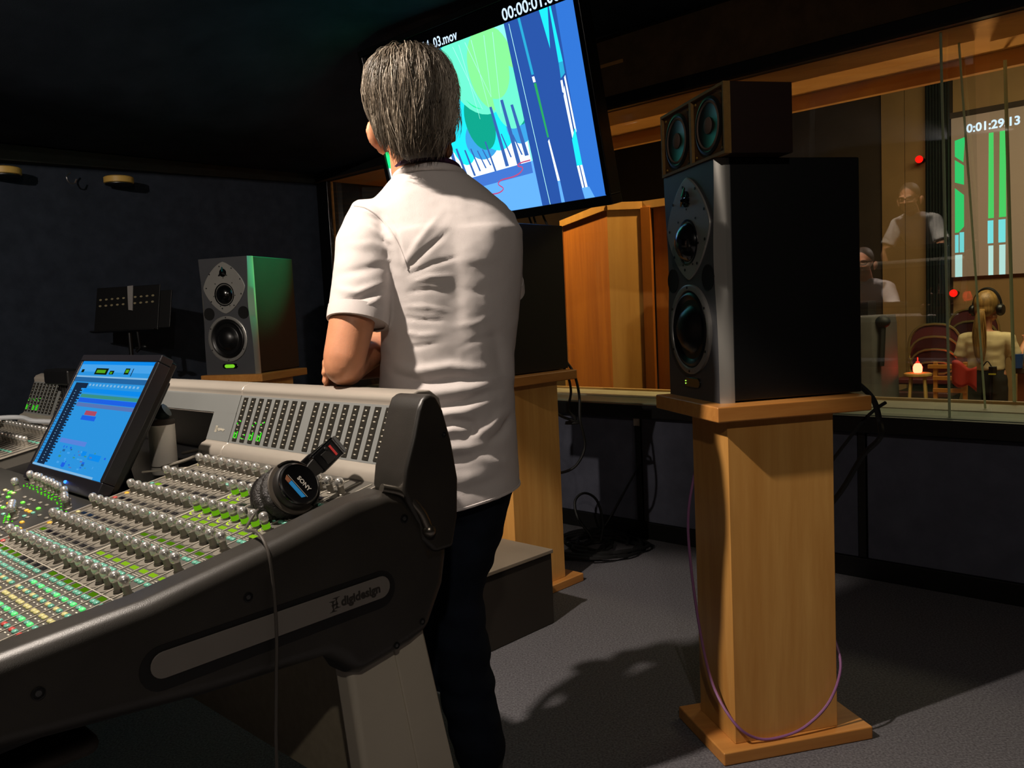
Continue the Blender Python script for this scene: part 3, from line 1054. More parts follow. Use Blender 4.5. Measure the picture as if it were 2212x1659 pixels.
M_DECK = mat('console_deck', '#4c4943', 0.5, var=0.08, vscale=12)
M_DECKC = mat('console_deck_dark', '#23221f', 0.5, var=0.1, vscale=12)
M_CONG = mat('console_silver', '#a59d92', 0.36, metal=0.25, var=0.05, vscale=4)
M_CONP = mat('console_panel_grey', '#757775', 0.45, var=0.05, vscale=4)
M_CONB = mat('console_charcoal', '#2b2824', 0.38, var=0.22, vscale=9, bump=0.12, bscale=700)
M_LINE = mat('console_line', '#9c968a', 0.5)
M_METER = mat('meter_strip', '#26241f', 0.35)
M_MARK = mat('meter_mark', '#b8b2a2', 0.5)
M_LEDG = glow('led_bar_green', '#3be020', 1.2)
M_LEG = mat('leg_taupe', '#b5ac9b', 0.5, var=0.06, vscale=5)
X_R0, X_R1 = -0.62, 0.0            # right fader module
X_C0 = -1.48                       # centre module
X_L0 = -2.12                       # left fader module

# decks (wedge bodies)
for name, a, c, m, y1 in (('deck', X_R0, X_R1, M_DECK, 0.925), ('deck', X_C0, X_R0, M_DECKC, 0.66), ('deck', X_L0, X_C0, M_DECK, 0.925)):
    b = MB(); b.prism([(0.0, sz(0.0)), (y1, sz(y1)), (y1, sz(y1) - 0.10), (0.0, sz(0.0) - 0.07)], 'X', a, c)
    b.build(name, m, con)
b = MB(); b.prism([(0.66, 0.74), (0.66, sz(0.66) - 0.002), (0.70, 0.79), (1.03, 0.845), (1.03, 0.72)], 'X', X_C0, X_R0)
b.build('centre_well', M_BLACKPL, con)
b = MB()
for a, c in ((X_R0, X_R0 + 0.005), (X_C0, X_C0 + 0.005), (-0.004, 0.0)):
    b.prism([(0.02, sz(0.02)), (0.92, sz(0.92)), (0.92, sz(0.92) + 0.004), (0.02, sz(0.02) + 0.004)], 'X', a, c)
b.build('module_trim', M_CONG, con)
b = MB(); b.tube([(X_L0, 0.0, sz(0) - 0.03), (0.0, 0.0, sz(0) - 0.03)], 0.04, 16)
b.build('arm_rest', M_CONB, con, smooth=True)

# strips: 16 per module, a wider gap between the two banks of eight
def strip_x(i, x0=X_R0):
    return x0 + 0.034 + i * 0.0353 + (0.0115 if i >= 8 else 0.0)


ROWS = [0.860, 0.784, 0.706, 0.628, 0.551, 0.473]
RS = Matrix.Rotation(SA, 4, 'X')


def deck_M(x, y, up=0.0):
    return Matrix.Translation((x, y, sz(y))) @ RS @ Matrix.Translation((0, 0, up))


# separators between strips and between rows
for x0 in (X_R0, X_L0):
    for i in range(17):
        x = strip_x(i, x0) - 0.0177 if i < 16 else strip_x(15, x0) + 0.0177
        b = MB(); b.M = deck_M(x, 0.62)
        w = 0.0012 if i != 8 else 0.0032
        b.box(-w, w, -0.345, 0.30, 0.0, 0.0016)
        b.build('strip_divider', M_LINE, con)
for y in (0.4535, 0.308, 0.262):
    b = MB(); b.M = deck_M(-0.31, y)
    b.box(-0.30, 0.30, -0.001, 0.001, 0.0, 0.0014)
    b.build('row_divider', M_LINE, con)
# lighter encoder beds
b = MB()
for x0 in (X_R0, X_L0):
    for i in range(16):
        for y in ROWS:
            b.M = deck_M(strip_x(i, x0), y - 0.004)
            b.lathe([(0.0150, 0.0), (0.0150, 0.0009), (0.0001, 0.0009)], 16)
b.build('encoder_beds', mat('encoder_bed', '#6d685e', 0.5), con, kind='stuff')

# one knob: shaft and chromed cap
b = MB()
b.cur = 0
b.lathe([(0.0082, 0.0), (0.0082, 0.003), (0.0062, 0.0045), (0.0060, 0.0175)], 14)
b.cur = 1
b.lathe([(0.0056, 0.0165), (0.0078, 0.0185), (0.0086, 0.0225), (0.0083, 0.0275), (0.0068, 0.0312), (0.0038, 0.0332), (0.0001, 0.0338)], 16)
knob0 = b.build('knob', [mat('knob_shaft', '#7d776c', 0.4, 0.2), mat('knob_chrome', '#d2cfc8', 0.22, 0.75)], con, smooth=True)
first = True
for x0, rows in ((X_R0, ROWS), (X_L0, ROWS)):
    for i in range(16):
        for r_, y in enumerate(rows):
            if x0 == X_R0 and r_ == 1 and i in (13, 14, 15):
                continue                                     # under the headphones
            M = deck_M(strip_x(i, x0), y)
            if first:
                knob0.matrix_local = M; first = False
            else:
                copy_part(knob0, con, M)
# lit skirts of the encoders in use (a green row in the right bank, and a few more)
b = MB(); b.lathe([(0.0070, 0.003), (0.0070, 0.013), (0.0001, 0.013)], 12)
sk0 = b.build('knob_light', glow('skirt_green', '#7cc418', 0.55), con, smooth=True)
lit = [(i, ROWS[2]) for i in range(8, 16)] + [(8, ROWS[1]), (9, ROWS[1])]
for k, (i, y) in enumerate(lit):
    M = deck_M(strip_x(i), y)
    if k == 0:
        sk0.matrix_local = M
    else:
        copy_part(sk0, con, M)
b = MB()
for i, y in lit:
    for k in range(6):
        a = math.pi * (0.95 + 0.12 * k)
        b.M = deck_M(strip_x(i) + 0.0135 * math.cos(a), y + 0.0135 * math.sin(a) - 0.002, 0.001)
        b.box(-0.0012, 0.0012, -0.0008, 0.0008, 0, 0.001)
b.build('encoder_leds', glow('ring_led', '#b6d81c', 1.4), con, kind='stuff')

# displays under each encoder
disp_m = {'dark': mat('display_dark', '#0d0c14', 0.25), 'green': glow('display_dim_green', '#4f7d0a', 0.9), 'bright': glow('display_bright', '#86b41c', 1.0), 'grey': mat('display_off', '#322f2b', 0.3)}
b = MB(); b.box(-0.0095, 0.0095, -0.0040, 0.0040, 0.0, 0.0012)
d0 = {}
for k, m in disp_m.items():
    o = bpy.data.objects.new('channel_display', None)
    bb = MB(); bb.box(-0.0095, 0.0095, -0.0040, 0.0040, 0.0, 0.0012)
    me = bpy.data.meshes.new('channel_display')
    me.from_pydata([tuple(p) for p in bb.v], [], bb.f)
    me.materials.append(m)
    d0[k] = me
    bpy.data.objects.remove(o)
for i in range(16):
    for r_, y in enumerate(ROWS):
        if i >= 8:
            kind = 'green' if r_ in (3, 5) and i % 3 else 'bright' if r_ in (2, 4) else 'green' if r_ > 1 else 'bright' if i < 10 else 'dark'
        else:
            kind = 'dark' if (r_ in (0, 1, 2, 3) or i >= 4) else ('green' if r_ == 5 else 'dark')
            if r_ == 4 and i == 0:
                kind = 'green'
            if r_ == 1 and i == 0:
                kind = 'bright'
            if r_ in (1, 2) and i in (2, 4):
                kind = 'grey'
        o = bpy.data.objects.new('channel_display', d0[kind])
        COL.objects.link(o)
        o.parent = con
        o.matrix_local = deck_M(strip_x(i), y - 0.0255)

# printed white captions (flat print, one part)
b = MB()
rr = random.Random(3)
for i in range(16):
    x = strip_x(i)
    for y in ROWS:
        for dy in (-0.0345, -0.039):
            q = -0.010
            while q < 0.010:
                w = rr.choice((0.0012, 0.002, 0.0028))
                b.M = deck_M(x + q, y + dy, 0.0004)
                b.box(0, w, -0.0008, 0.0008, 0, 0.0003)
                q += w + rr.choice((0.0012, 0.002))
    for y in (0.437, 0.417, 0.397, 0.377, 0.357, 0.337, 0.319):
        for q in (-0.011, 0.004):
            b.M = deck_M(x + q, y - 0.0085, 0.0004)
            b.box(0, 0.006, -0.0010, 0.0010, 0, 0.0003)
b.build('captions', mat('caption_white', '#c9c4b4', 0.5), con, kind='stuff')

# buttons: one low cushion mesh per colour, an object for each button
btn_cols = {'teal': mat('button_teal', '#5fa28e', 0.35, coat=0.3), 'lit_green': mat('button_lit_green', '#58c878', 0.4, emit='#44d86a', estr=0.55), 'yellow': mat('button_yellow', '#b8b27a', 0.4),
            'red': mat('button_red', '#b0453f', 0.4), 'amber': mat('button_amber', '#b58a30', 0.4, emit='#e0a020', estr=0.6), 'green': mat('button_lime', '#4fbf30', 0.4, emit='#5fe030', estr=0.9), 'grey': mat('button_grey', '#6a665c', 0.4)}
btn_me = {}
for k, m in btn_cols.items():
    bb = MB()
    o8 = [(0.0058, 0.0016), (0.0040, 0.0040), (-0.0040, 0.0040), (-0.0058, 0.0016), (-0.0058, -0.0016), (-0.0040, -0.0040), (0.0040, -0.0040), (0.0058, -0.0016)]
    vs = [(x, y, 0) for x, y in o8] + [(x, y, 0.0022) for x, y in o8] + [(x * 0.7, y * 0.65, 0.0034) for x, y in o8]
    fs = [(j, (j + 1) % 8, 8 + (j + 1) % 8, 8 + j) for j in range(8)] + [(8 + j, 8 + (j + 1) % 8, 16 + (j + 1) % 8, 16 + j) for j in range(8)] + [tuple(range(16, 24))]
    bb.add(vs, fs)
    me = bpy.data.meshes.new('button')
    me.from_pydata([tuple(p) for p in bb.v], [], bb.f)
    me.materials.append(m)
    me.polygons.foreach_set('use_smooth', [True] * len(me.polygons))
    btn_me[k] = me
plan = []
for i in range(16):
    x = strip_x(i)
    for y, ca, cb in ((0.437, 'teal', 'teal'), (0.417, 'teal', 'lit_green'), (0.397, 'yellow', 'teal'), (0.377, 'yellow', 'yellow'), (0.357, 'teal', 'lit_green'), (0.337, 'red', 'teal')):
        if i < 8 and y < 0.43:
            ca, cb = {'lit_green': ('teal', 'teal')}.get(cb, (ca, cb))
            if y == 0.337:
                ca = 'red'
        plan.append((y, x - 0.0064, ca)); plan.append((y, x + 0.0064, cb))
    for y in ROWS[:-1]:
        plan.append((y - 0.0475, x - 0.0064, 'teal')); plan.append((y - 0.0475, x + 0.0064, 'teal'))
    plan.append((0.250, x - 0.0064, 'lit_green' if i % 2 else 'teal')); plan.append((0.250, x + 0.0064, 'red'))
plan.sort(key=lambda p: -(p[1] * 0.9 - p[0]))               # the nearer end first
for y, x, c in plan[:296]:
    o = bpy.data.objects.new('button', btn_me[c])
    COL.objects.link(o)
    o.parent = con
    o.matrix_local = deck_M(x, y)
keys = list(btn_cols)
b = MB()


def raw_button(x, y, c):
    b.cur = keys.index(c)
    b.M = deck_M(x, y)
    b.add([tuple(v_.co) for v_ in btn_me[c].vertices], [tuple(p.vertices) for p in btn_me[c].polygons])


for y, x, c in plan[296:]:
    raw_button(x, y, c)
for i in range(16):
    for y in ROWS[:-1]:
        for dx in (-0.0064, 0.0064):
            raw_button(strip_x(i, X_L0) + dx, y - 0.0475, 'teal')
b.build('far_buttons', list(btn_cols.values()), con, kind='stuff')

# status column left of the strips and the master section
b = MB()
for (x, y, c) in [(-0.608, 0.865, 'yellow'), (-0.608, 0.79, 'yellow'), (-0.608, 0.755, 'teal'), (-0.608, 0.715, 'amber'), (-0.608, 0.70, 'amber'), (-0.608, 0.675, 'red'), (-0.608, 0.66, 'teal'), (-0.608, 0.60, 'yellow'), (-0.608, 0.575, 'green'),
                  (-0.608, 0.56, 'green'), (-0.608, 0.545, 'amber'), (-0.608, 0.50, 'yellow'), (-0.608, 0.475, 'red'), (-0.608, 0.46, 'red'), (-0.608, 0.44, 'yellow'), (-0.608, 0.40, 'red')]:
    raw_button(x, y, c)
for i in range(38):
    for j in range(17):
        if rr.random() < (0.42 if i < 20 else 0.2):
            raw_button(-0.652 - 0.021 * i, 0.315 + 0.017 * j, rr.choice(('grey', 'grey', 'teal', 'grey', 'amber', 'yellow', 'grey', 'grey', 'green', 'teal')))
b.build('master_buttons', list(btn_cols.values()), con, kind='stuff')
mk = [(-0.66, 0.598), (-0.685, 0.606), (-0.735, 0.622), (-0.79, 0.628), (-0.815, 0.63), (-0.85, 0.634), (-0.875, 0.634), (-0.905, 0.636), (-0.95, 0.64), (-0.975, 0.64), (-1.02, 0.64),
      (-0.745, 0.520), (-0.765, 0.527), (-0.785, 0.534), (-0.94, 0.545), (-0.965, 0.548), (-1.0, 0.60)]
b = MB()
for x, y in mk:
    copy_part(knob0, con, deck_M(x, y))
    for k in range(5):
        a = math.pi * (0.9 + 0.3 * k)
        b.M = deck_M(x + 0.016 * math.cos(a), y - 0.012 + 0.009 * math.sin(a), 0.001)
        b.box(-0.002, 0.002, -0.0012, 0.0012, 0, 0.001)
b.build('master_leds', glow('led_master', '#4fe010', 1.3), con, kind='stuff')
# scribble strip and faders
b = MB(); b.M = deck_M(-0.31, 0.288)
b.box(-0.30, 0.295, -0.009, 0.009, 0.0, 0.003)
b.build('scribble_strip', mat('scribble_tape', '#d8cfb4', 0.6), con)
b = MB()
for x0 in (X_R0, X_L0):
    for i in range(16):
        b.M = deck_M(strip_x(i, x0), 0.155)
        b.box(-0.0015, 0.0015, -0.06, 0.06, 0.0, 0.0012)
b.build('fader_slots', M_BLACK, con)
b = MB(); b.box(-0.006, 0.006, -0.011, 0.011, 0.0, 0.010)
f0 = b.build('fader_cap', M_CONG, con, bevel=0.002)
for i in range(16):
    M = deck_M(strip_x(i), 0.13 + 0.05 * math.sin(i * 1.7))
    if i == 0:
        f0.matrix_local = M
    else:
        copy_part(f0, con, M)

# meter bridge
prof = [(0.932, 0.850), (0.923, 0.862), (0.924, 0.880), (0.933, 0.890), (0.945, 0.894), (0.990, 1.003), (0.989, 1.015), (0.997, 1.024), (1.015, 1.030), (1.045, 1.028), (1.068, 1.012), (1.074, 0.98), (1.060, 0.86), (1.03, 0.80), (0.94, 0.80)]
for a, c in ((X_R0 + 0.001, 0.0), (X_L0, X_C0 - 0.001)):
    b = MB(); b.prism(prof, 'X', a, c)
    b.build('meter_bridge', M_CONG, con, bevel=0.005, seg=3)
b = MB(); b.prism([(0.97, 0.955), (0.990, 1.003), (0.989, 1.015), (0.997, 1.024), (1.015, 1.030), (1.045, 1.028), (1.068, 1.012), (1.074, 0.955)], 'X', X_C0, X_R0)
b.build('centre_bridge', M_CONG, con, bevel=0.004, seg=3)
for a, c in ((-0.735, X_R0), (X_C0, X_C0 + 0.12)):
    b = MB(); b.prism([(0.932, 0.850), (0.923, 0.862), (0.924, 0.880), (0.933, 0.890), (0.945, 0.894), (0.972, 0.958), (1.06, 0.958), (1.03, 0.80), (0.94, 0.80)], 'X', a, c)
    b.build('bridge_cheek', M_CONG, con, bevel=0.006, seg=3)
b = MB(); b.prism([(1.04, 0.80), (1.075, 0.80), (1.075, 0.98), (1.05, 0.98)], 'X', X_C0, X_R0)
b.build('bridge_rear', M_BLACKPL, con)
# panel frame: origin at the lower edge, x along the desk, y up the face
pn = Vector((0, 0.045, 0.109)).normalized()
PL = math.hypot(0.045, 0.109)


def pan_M(x, h, out=0.0):
    M = frame((x, 0.945 + pn.y * h, 0.894 + pn.z * h), (1, 0, 0), pn)
    return M @ Matrix.Translation((0, 0, out))


for a, c in ((X_R0 + 0.002, -0.002), (X_L0 + 0.012, X_C0 - 0.002), (X_C0, X_R0)):
    b = MB(); b.M = pan_M(0, 0)
    if a == X_C0:
        b.box(a + 0.002, c - 0.002, PL * 0.60, PL - 0.001, -0.002, 0.0016)
        b.box(-0.73, c - 0.002, 0.002, PL * 0.62, -0.002, 0.0015)
    else:
        b.box(a, c, 0.001, PL - 0.001, -0.002, 0.0015)
    b.build('bridge_panel', M_CONP, con)
text_mesh('maker_name', 'digidesign', 0.0085, M_MARK, con, pan_M(-0.686, 0.030, 0.0021), bold=0.0002)
b = MB(); b.M = pan_M(-0.694, 0.030, 0.0016)
b.prism(pill(-0.0022, 0.0022, -0.008, 0.008, 6), 'Z', 0.0, 0.0005)
b.box(-0.0045, 0.0045, -0.001, 0.001, 0, 0.0005)
b.build('maker_sign', M_MARK, con)


def meter(x, levels, x0):
    b = MB(); b.M = pan_M(x, 0)
    b.box(-0.0094, 0.0094, 0.006, 0.112, 0.0, 0.0028)
    o = b.build('level_meter', M_METER, con)
    b = MB(); b.M = pan_M(x, 0)
    for k, h in enumerate((0.014, 0.024, 0.035, 0.045, 0.056, 0.068, 0.082, 0.092)):
        b.box(-0.0015, 0.0015, h - 0.0013, h + 0.0013, 0.0028, 0.0031)
        b.box(-0.0042, -0.0024, h - 0.0006, h + 0.0006, 0.0028, 0.0031)
        b.box(0.0024, 0.0042, h - 0.0006, h + 0.0006, 0.0028, 0.0031)
    b.box(-0.0026, 0.0026, 0.102, 0.1045, 0.0028, 0.0031)
    b.build('scale_marks', M_MARK, o)
    if levels:
        b = MB(); b.M = pan_M(x, 0)
        for sx, (n, pk) in zip((-0.0055, 0.0055), levels):
            for k in range(n):
                b.box(sx - 0.0023, sx + 0.0023, 0.0135 + 0.0021 * k, 0.0150 + 0.0021 * k, 0.0028, 0.0034)
            if pk:
                b.box(sx - 0.0018, sx + 0.0018, pk, pk + 0.0032, 0.0028, 0.0034)
        b.build('led_bars', M_LEDG, o)


def meter_x(i, x0):
    return x0 + 0.026 + i * 0.0350 + (0.016 if i >= 8 else 0)


lv = {0: [(7, 0.047), (8, 0.053)], 1: [(0, 0.0135), (1, 0.022)], 2: [(7, 0.046), (9, 0.052)], 3: [(7, 0.050), (10, 0.056)], 12: [(0, 0.0135), (0, 0)]}
for i in range(16):
    meter(meter_x(i, X_R0), lv.get(i), X_R0)
for i in range(10):
    meter(meter_x(i, X_L0), {0: [(9, 0.045), (8, 0.05)], 1: [(0, 0.03), (0, 0.05)], 2: [(9, 0.047), (8, 0.053)], 3: [(9, 0.047), (10, 0.056)]}.get(i), X_L0)

# end panel (the near end): arm with rounded edges, cheek above, both one charcoal moulding
def zt(y):                                                    # top line of the arm
    return 0.700 + 0.30 * y * 0.62


arm = [(-0.02, 0.738), (0.26, 0.783), (0.45, 0.800), (0.66, 0.838), (0.80, 0.868), (0.865, 0.874), (0.900, 0.862), (0.925, 0.832), (0.945, 0.800), (0.960, 0.76), (1.004, 0.76), (0.985, 0.68), (0.942, 0.603), (0.90, 0.592), (0.84, 0.582), (0.79, 0.575), (0.765, 0.585),
       (0.752, 0.608), (0.728, 0.626), (0.66, 0.630), (0.524, 0.638), (0.264, 0.666), (0.0, 0.668), (-0.055, 0.703)]
b = MB(); b.prism(arm, 'X', 0.001, 0.085)
endp = b.build('end_panel', M_CONB, con, bevel=0.026, seg=6)
endp.modifiers['bevel'].use_clamp_overlap = False
cheek = [(0.930, 0.775), (0.932, 0.800), (0.905, 0.846), (0.897, 0.872), (0.903, 0.905), (0.925, 0.960), (0.940, 1.005), (0.950, 1.024), (0.966, 1.032), (0.982, 1.027), (0.998, 1.0), (1.015, 0.94), (1.026, 0.87), (1.020, 0.80), (1.004, 0.745), (0.96, 0.745)]
b = MB(); b.prism(cheek, 'X', -0.004, 0.088)
b.build('bridge_end_cap', M_CONB, con, bevel=0.014, seg=4)
b = MB(); b.tube(smooth_path([(0.066, 0.865, 0.878), (0.074, 0.905, 0.862), (0.088, 0.930, 0.828), (0.092, 0.944, 0.792)], 5), 0.0085, 10)
b.ball((0.092, 0.944, 0.790), 0.0125)
b.build('hinge_arm', mat('satin_metal', '#8a8378', 0.28, 0.9), con, smooth=True)
# recessed name plate
ROTB = math.atan2(0.709 - 0.703, 0.854 - 0.444)


def end_M(y, z, out=0.085, ang=ROTB):
    d = Vector((0, math.cos(ang), math.sin(ang)))
    return frame((out, y, z), d, Vector((0, -d.z, d.y)))


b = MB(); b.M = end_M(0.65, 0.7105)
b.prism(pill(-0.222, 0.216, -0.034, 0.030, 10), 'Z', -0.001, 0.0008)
b.build('plate_recess', mat('recess_shade', '#0c0b0a', 0.5), con)  # flat black pill carries the recess's shade in its colour
b = MB(); b.M = end_M(0.65, 0.7125)
b.prism(pill(-0.207, 0.204, -0.019, 0.019, 10), 'Z', 0.0005, 0.003)
plate = b.build('name_plate', mat('plate_grey', '#6f6963', 0.5, var=0.05), con, bevel=0.001)
text_mesh('maker_name', 'digidesign', 0.0205, mat('plate_ink', '#2a2622', 0.6), plate, end_M(0.753, 0.7135, 0.0885), bold=0.0007, depth=0.0003, xscale=1.0)
b = MB(); b.M = end_M(0.741, 0.7130, 0.088)
for dx in (-0.0035, 0.0035):
    b.prism(pill(dx - 0.0018, dx + 0.0018, -0.009 + dx * 0.6, 0.009 + dx * 0.6, 6), 'Z', 0.0, 0.0006)
b.box(-0.006, 0.006, -0.0012, 0.0012, 0, 0.0006)
b.build('maker_sign', MATS['plate_ink'], plate)
for y, z, r_ in ((0.306, 0.727, 0.0085), (0.594, 0.767, 0.0075), (0.895, 0.821, 0.0080), (0.922, 0.628, 0.006), (0.862, 0.604, 0.006), (0.995, 0.955, 0.005)):
    b = MB()
    M = frame((0.0882 if z > 0.9 else 0.0852, y, z), (0, 1, 0), (0, 0, 1))
    b.cur = 0
    b.lathe([(r_, 0.0), (r_, 0.0012), (r_ * 0.8, 0.0016), (r_ * 0.78, 0.0004), (0.0001, 0.0004)], 18, M)
    b.cur = 1
    b.lathe([(r_ * 0.45, 0.0004), (r_ * 0.45, 0.0012), (r_ * 0.25, 0.0012), (r_ * 0.25, 0.0005), (0.0001, 0.0005)], 12, M)
    b.build('screw', [M_BLACK, M_STEEL], con, smooth=True)

# legs and the panel between them
b = MB(); b.hexa([(0.012, 0.83, 0.0), (0.062, 0.83, 0.0), (0.062, 1.065, 0.0), (0.012, 1.065, 0.0), (0.012, 0.77, 0.66), (0.062, 0.77, 0.66), (0.062, 0.935, 0.66), (0.012, 0.935, 0.66)])
b.build('leg', M_LEG, con, bevel=0.012, seg=3)
b = MB(); b.hexa([(0.058, 0.965, 0.0), (0.066, 0.965, 0.0), (0.066, 1.060, 0.0), (0.058, 1.060, 0.0), (0.058, 0.868, 0.61), (0.066, 0.868, 0.61), (0.066, 0.936, 0.61), (0.058, 0.936, 0.61)])
b.build('leg_cover', M_LEG, con, bevel=0.003)
b = MB(); b.hexa([(X_L0, 0.83, 0.0), (X_L0 + 0.05, 0.83, 0.0), (X_L0 + 0.05, 1.065, 0.0), (X_L0, 1.065, 0.0), (X_L0, 0.77, 0.66), (X_L0 + 0.05, 0.77, 0.66), (X_L0 + 0.05, 0.935, 0.66), (X_L0, 0.935, 0.66)])
b.build('leg', M_LEG, con, bevel=0.012, seg=3)
b = MB(); b.box(X_L0 + 0.05, 0.012, 0.86, 0.885, 0.27, 0.75)
b.build('rear_panel', mat('rear_panel_taupe', '#9a8f78', 0.6, var=0.08, vscale=60), con)
b = MB(); b.prism([(0.05, 0.62), (0.9, 0.66), (0.9, 0.72), (0.05, 0.66)], 'X', X_L0, 0.0)
b.build('under_tray', M_BLACK, con)

# ------------------------------------------------------------------ things on the console
# flat computer screen
mo = thing('computer_monitor', 'black framed computer screen with blue audio editing window', 'monitor', W(1.215 + 0.865, 0.640, sz(0.64) + 0.004), ROOM_ROT)
LB = math.radians(30)
MM = frame((0, 0, 0.004), (1, 0, 0), (0, math.sin(LB), math.cos(LB)))
mw, mh = 0.236, 0.340


def mb():
    b = MB(); b.M = MM.copy(); return b


b = mb()
for a, c, d, e in ((-mw, mw, 0, 0.038), (-mw, mw, mh - 0.018, mh), (-mw, -mw + 0.018, 0.038, mh - 0.018), (mw - 0.018, mw, 0.038, mh - 0.018)):
    b.box(a, c, d, e, -0.03, 0.0)
b.build('bezel', mat('monitor_bezel', '#17161a', 0.3), mo, bevel=0.003)
b = mb(); b.box(-mw + 0.004, mw - 0.004, 0.004, mh - 0.004, -0.045, -0.012)
b.box(-mw + 0.05, mw - 0.05, 0.05, mh - 0.04, -0.068, -0.045)
b.build('rear_shell', M_BLACKPL, mo, bevel=0.006)
b = mb(); b.tube([(0, 0.16, -0.06), (0, 0.06, -0.15)], 0.02, 10)
b.M = Matrix.Identity(4)
b.build('support', M_BLACK, mo)
SX0, SX1, SY0, SY1 = -mw + 0.018, mw - 0.018, 0.038, mh - 0.018
sc = {'bg': ('#2f9ae8', .95), 'top': ('#4aa6ee', 1), 'bar': ('#2a72b4', .8), 'dark': ('#1b2f4a', .8), 'grid': ('#1d3550', .8), 'green': ('#3f9a8e', .9), 'blue': ('#1f63e8', 1), 'greyb': ('#5f7ec0', .9), 'red': ('#b8506a', .9), 'sky': ('#0f8df0', 1),
      'lcd': ('#16240c', .6), 'led': ('#58b020', .9), 'viol': ('#5a86e0', 1), 'pale': ('#8ac4f0', .9)}
sn = list(sc)
b = mb()
lay = [0]


def scr(x0, x1, y0, y1, c, ang=0):
    lay[0] += 1
    b.cur = sn.index(c)
    X = lambda k: SX0 + (SX1 - SX0) * k
    Y = lambda k: SY0 + (SY1 - SY0) * k
    z = -0.0030 + lay[0] * 0.000012
    b.add([(X(x0), Y(y0), z), (X(x1), Y(y0), z), (X(x1), Y(y1), z), (X(x0), Y(y1), z)], [(0, 1, 2, 3)])


scr(0, 1, 0, 1, 'bg'); scr(0, 1, 0.90, 1, 'top'); scr(0, 1, 0.97, 1, 'sky'); scr(0, 1, 0.80, 0.845, 'bar'); scr(0, 1, 0.845, 0.86, 'pale')
scr(0.25, 0.43, 0.875, 0.935, 'lcd'); scr(0.27, 0.40, 0.89, 0.92, 'led'); scr(0.46, 0.52, 0.88, 0.915, 'lcd'); scr(0.47, 0.50, 0.885, 0.905, 'led'); scr(0.66, 0.72, 0.885, 0.94, 'lcd'); scr(0.67, 0.71, 0.90, 0.93, 'led'); scr(0.04, 0.08, 0.89, 0.92, 'lcd'); scr(0.755, 0.765, 0.87, 0.94, 'dark')
for k in range(14):
    scr(0.26 + 0.05 * k, 0.285 + 0.05 * k, 0.765, 0.785, 'pale')
scr(0.05, 0.17, 0.02, 0.79, 'dark'); scr(0.17, 0.24, 0.74, 0.79, 'dark')
for k in range(27):
    y = 0.045 + k * 0.0255
    scr(0.17, 0.20 + 0.012 * (k % 2), y, y + 0.015, 'dark'); scr(0.005, 0.045, y, y + 0.008, 'bar'); scr(0.10, 0.115, y, y + 0.006, 'pale')
scr(0.22, 1, 0.70, 0.74, 'sky'); scr(0.22, 1, 0.655, 0.685, 'green'); scr(0.22, 1, 0.61, 0.65, 'blue'); scr(0.22, 1, 0.57, 0.605, 'greyb')
scr(0.40, 0.56, 0.50, 0.54, 'red'); scr(0.38, 0.58, 0.455, 0.495, 'blue'); scr(0.24, 0.62, 0.235, 0.275, 'viol'); scr(0.62, 0.68, 0.16, 0.20, 'sky'); scr(0.72, 0.88, 0.14, 0.19, 'sky')
for k in range(34):
    x, y = rr.uniform(0.3, 0.95), rr.uniform(0.03, 0.20)
    scr(x, x + rr.uniform(0.008, 0.04), y, y + rr.uniform(0.006, 0.02), rr.choice(('bar', 'greyb', 'blue', 'green', 'top')))
scr(0.42, 0.47, 0.04, 0.075, 'blue'); scr(0, 0.9, 0.0, 0.018, 'pale')
b.build('screen_image', [glow('mon_' + k, sc[k][0], 0.95 * sc[k][1]) for k in sn], mo)
b = mb(); b.ball((0.045, 0.018, 0.001), 0.004, 10, 6)
b.build('power_light', glow('power_blue', '#2a6cff', 4.0), mo)

# white canister with dark top
ca = thing('canister', 'white cylinder with a dark lid standing behind computer screen', 'canister', W(1.215 + 0.80, 0.868, 0.818), ROOM_ROT)
b = MB(); b.lathe([(0.029, 0.0), (0.031, 0.004), (0.031, 0.018), (0.0302, 0.0185), (0.0302, 0.0205), (0.031, 0.021), (0.031, 0.120), (0.029, 0.122)], 32)
b.build('body', mat('canister_white', '#ece6da', 0.4), ca, smooth=True)
b = MB(); b.lathe([(0.0302, 0.0184), (0.0312, 0.0186), (0.0312, 0.0204), (0.0302, 0.0206)], 32)
b.build('band', mat('canister_band', '#3a3630', 0.5), ca, smooth=True)
b = MB(); b.lathe([(0.030, 0.118), (0.0315, 0.122), (0.0315, 0.130), (0.029, 0.134), (0.020, 0.1345), (0.0001, 0.1345)], 32)
b.build('lid', mat('canister_lid', '#3b322a', 0.6, bump=0.4, bscale=800), ca, smooth=True)
b = MB(); b.tube([(0, 0.0, 0.134), (0.004, 0.006, 0.150), (0.010, 0.012, 0.155)], 0.018, 10)
b.build('mouthpiece', mat('canister_cap', '#1c2a2a', 0.4), ca, smooth=True)

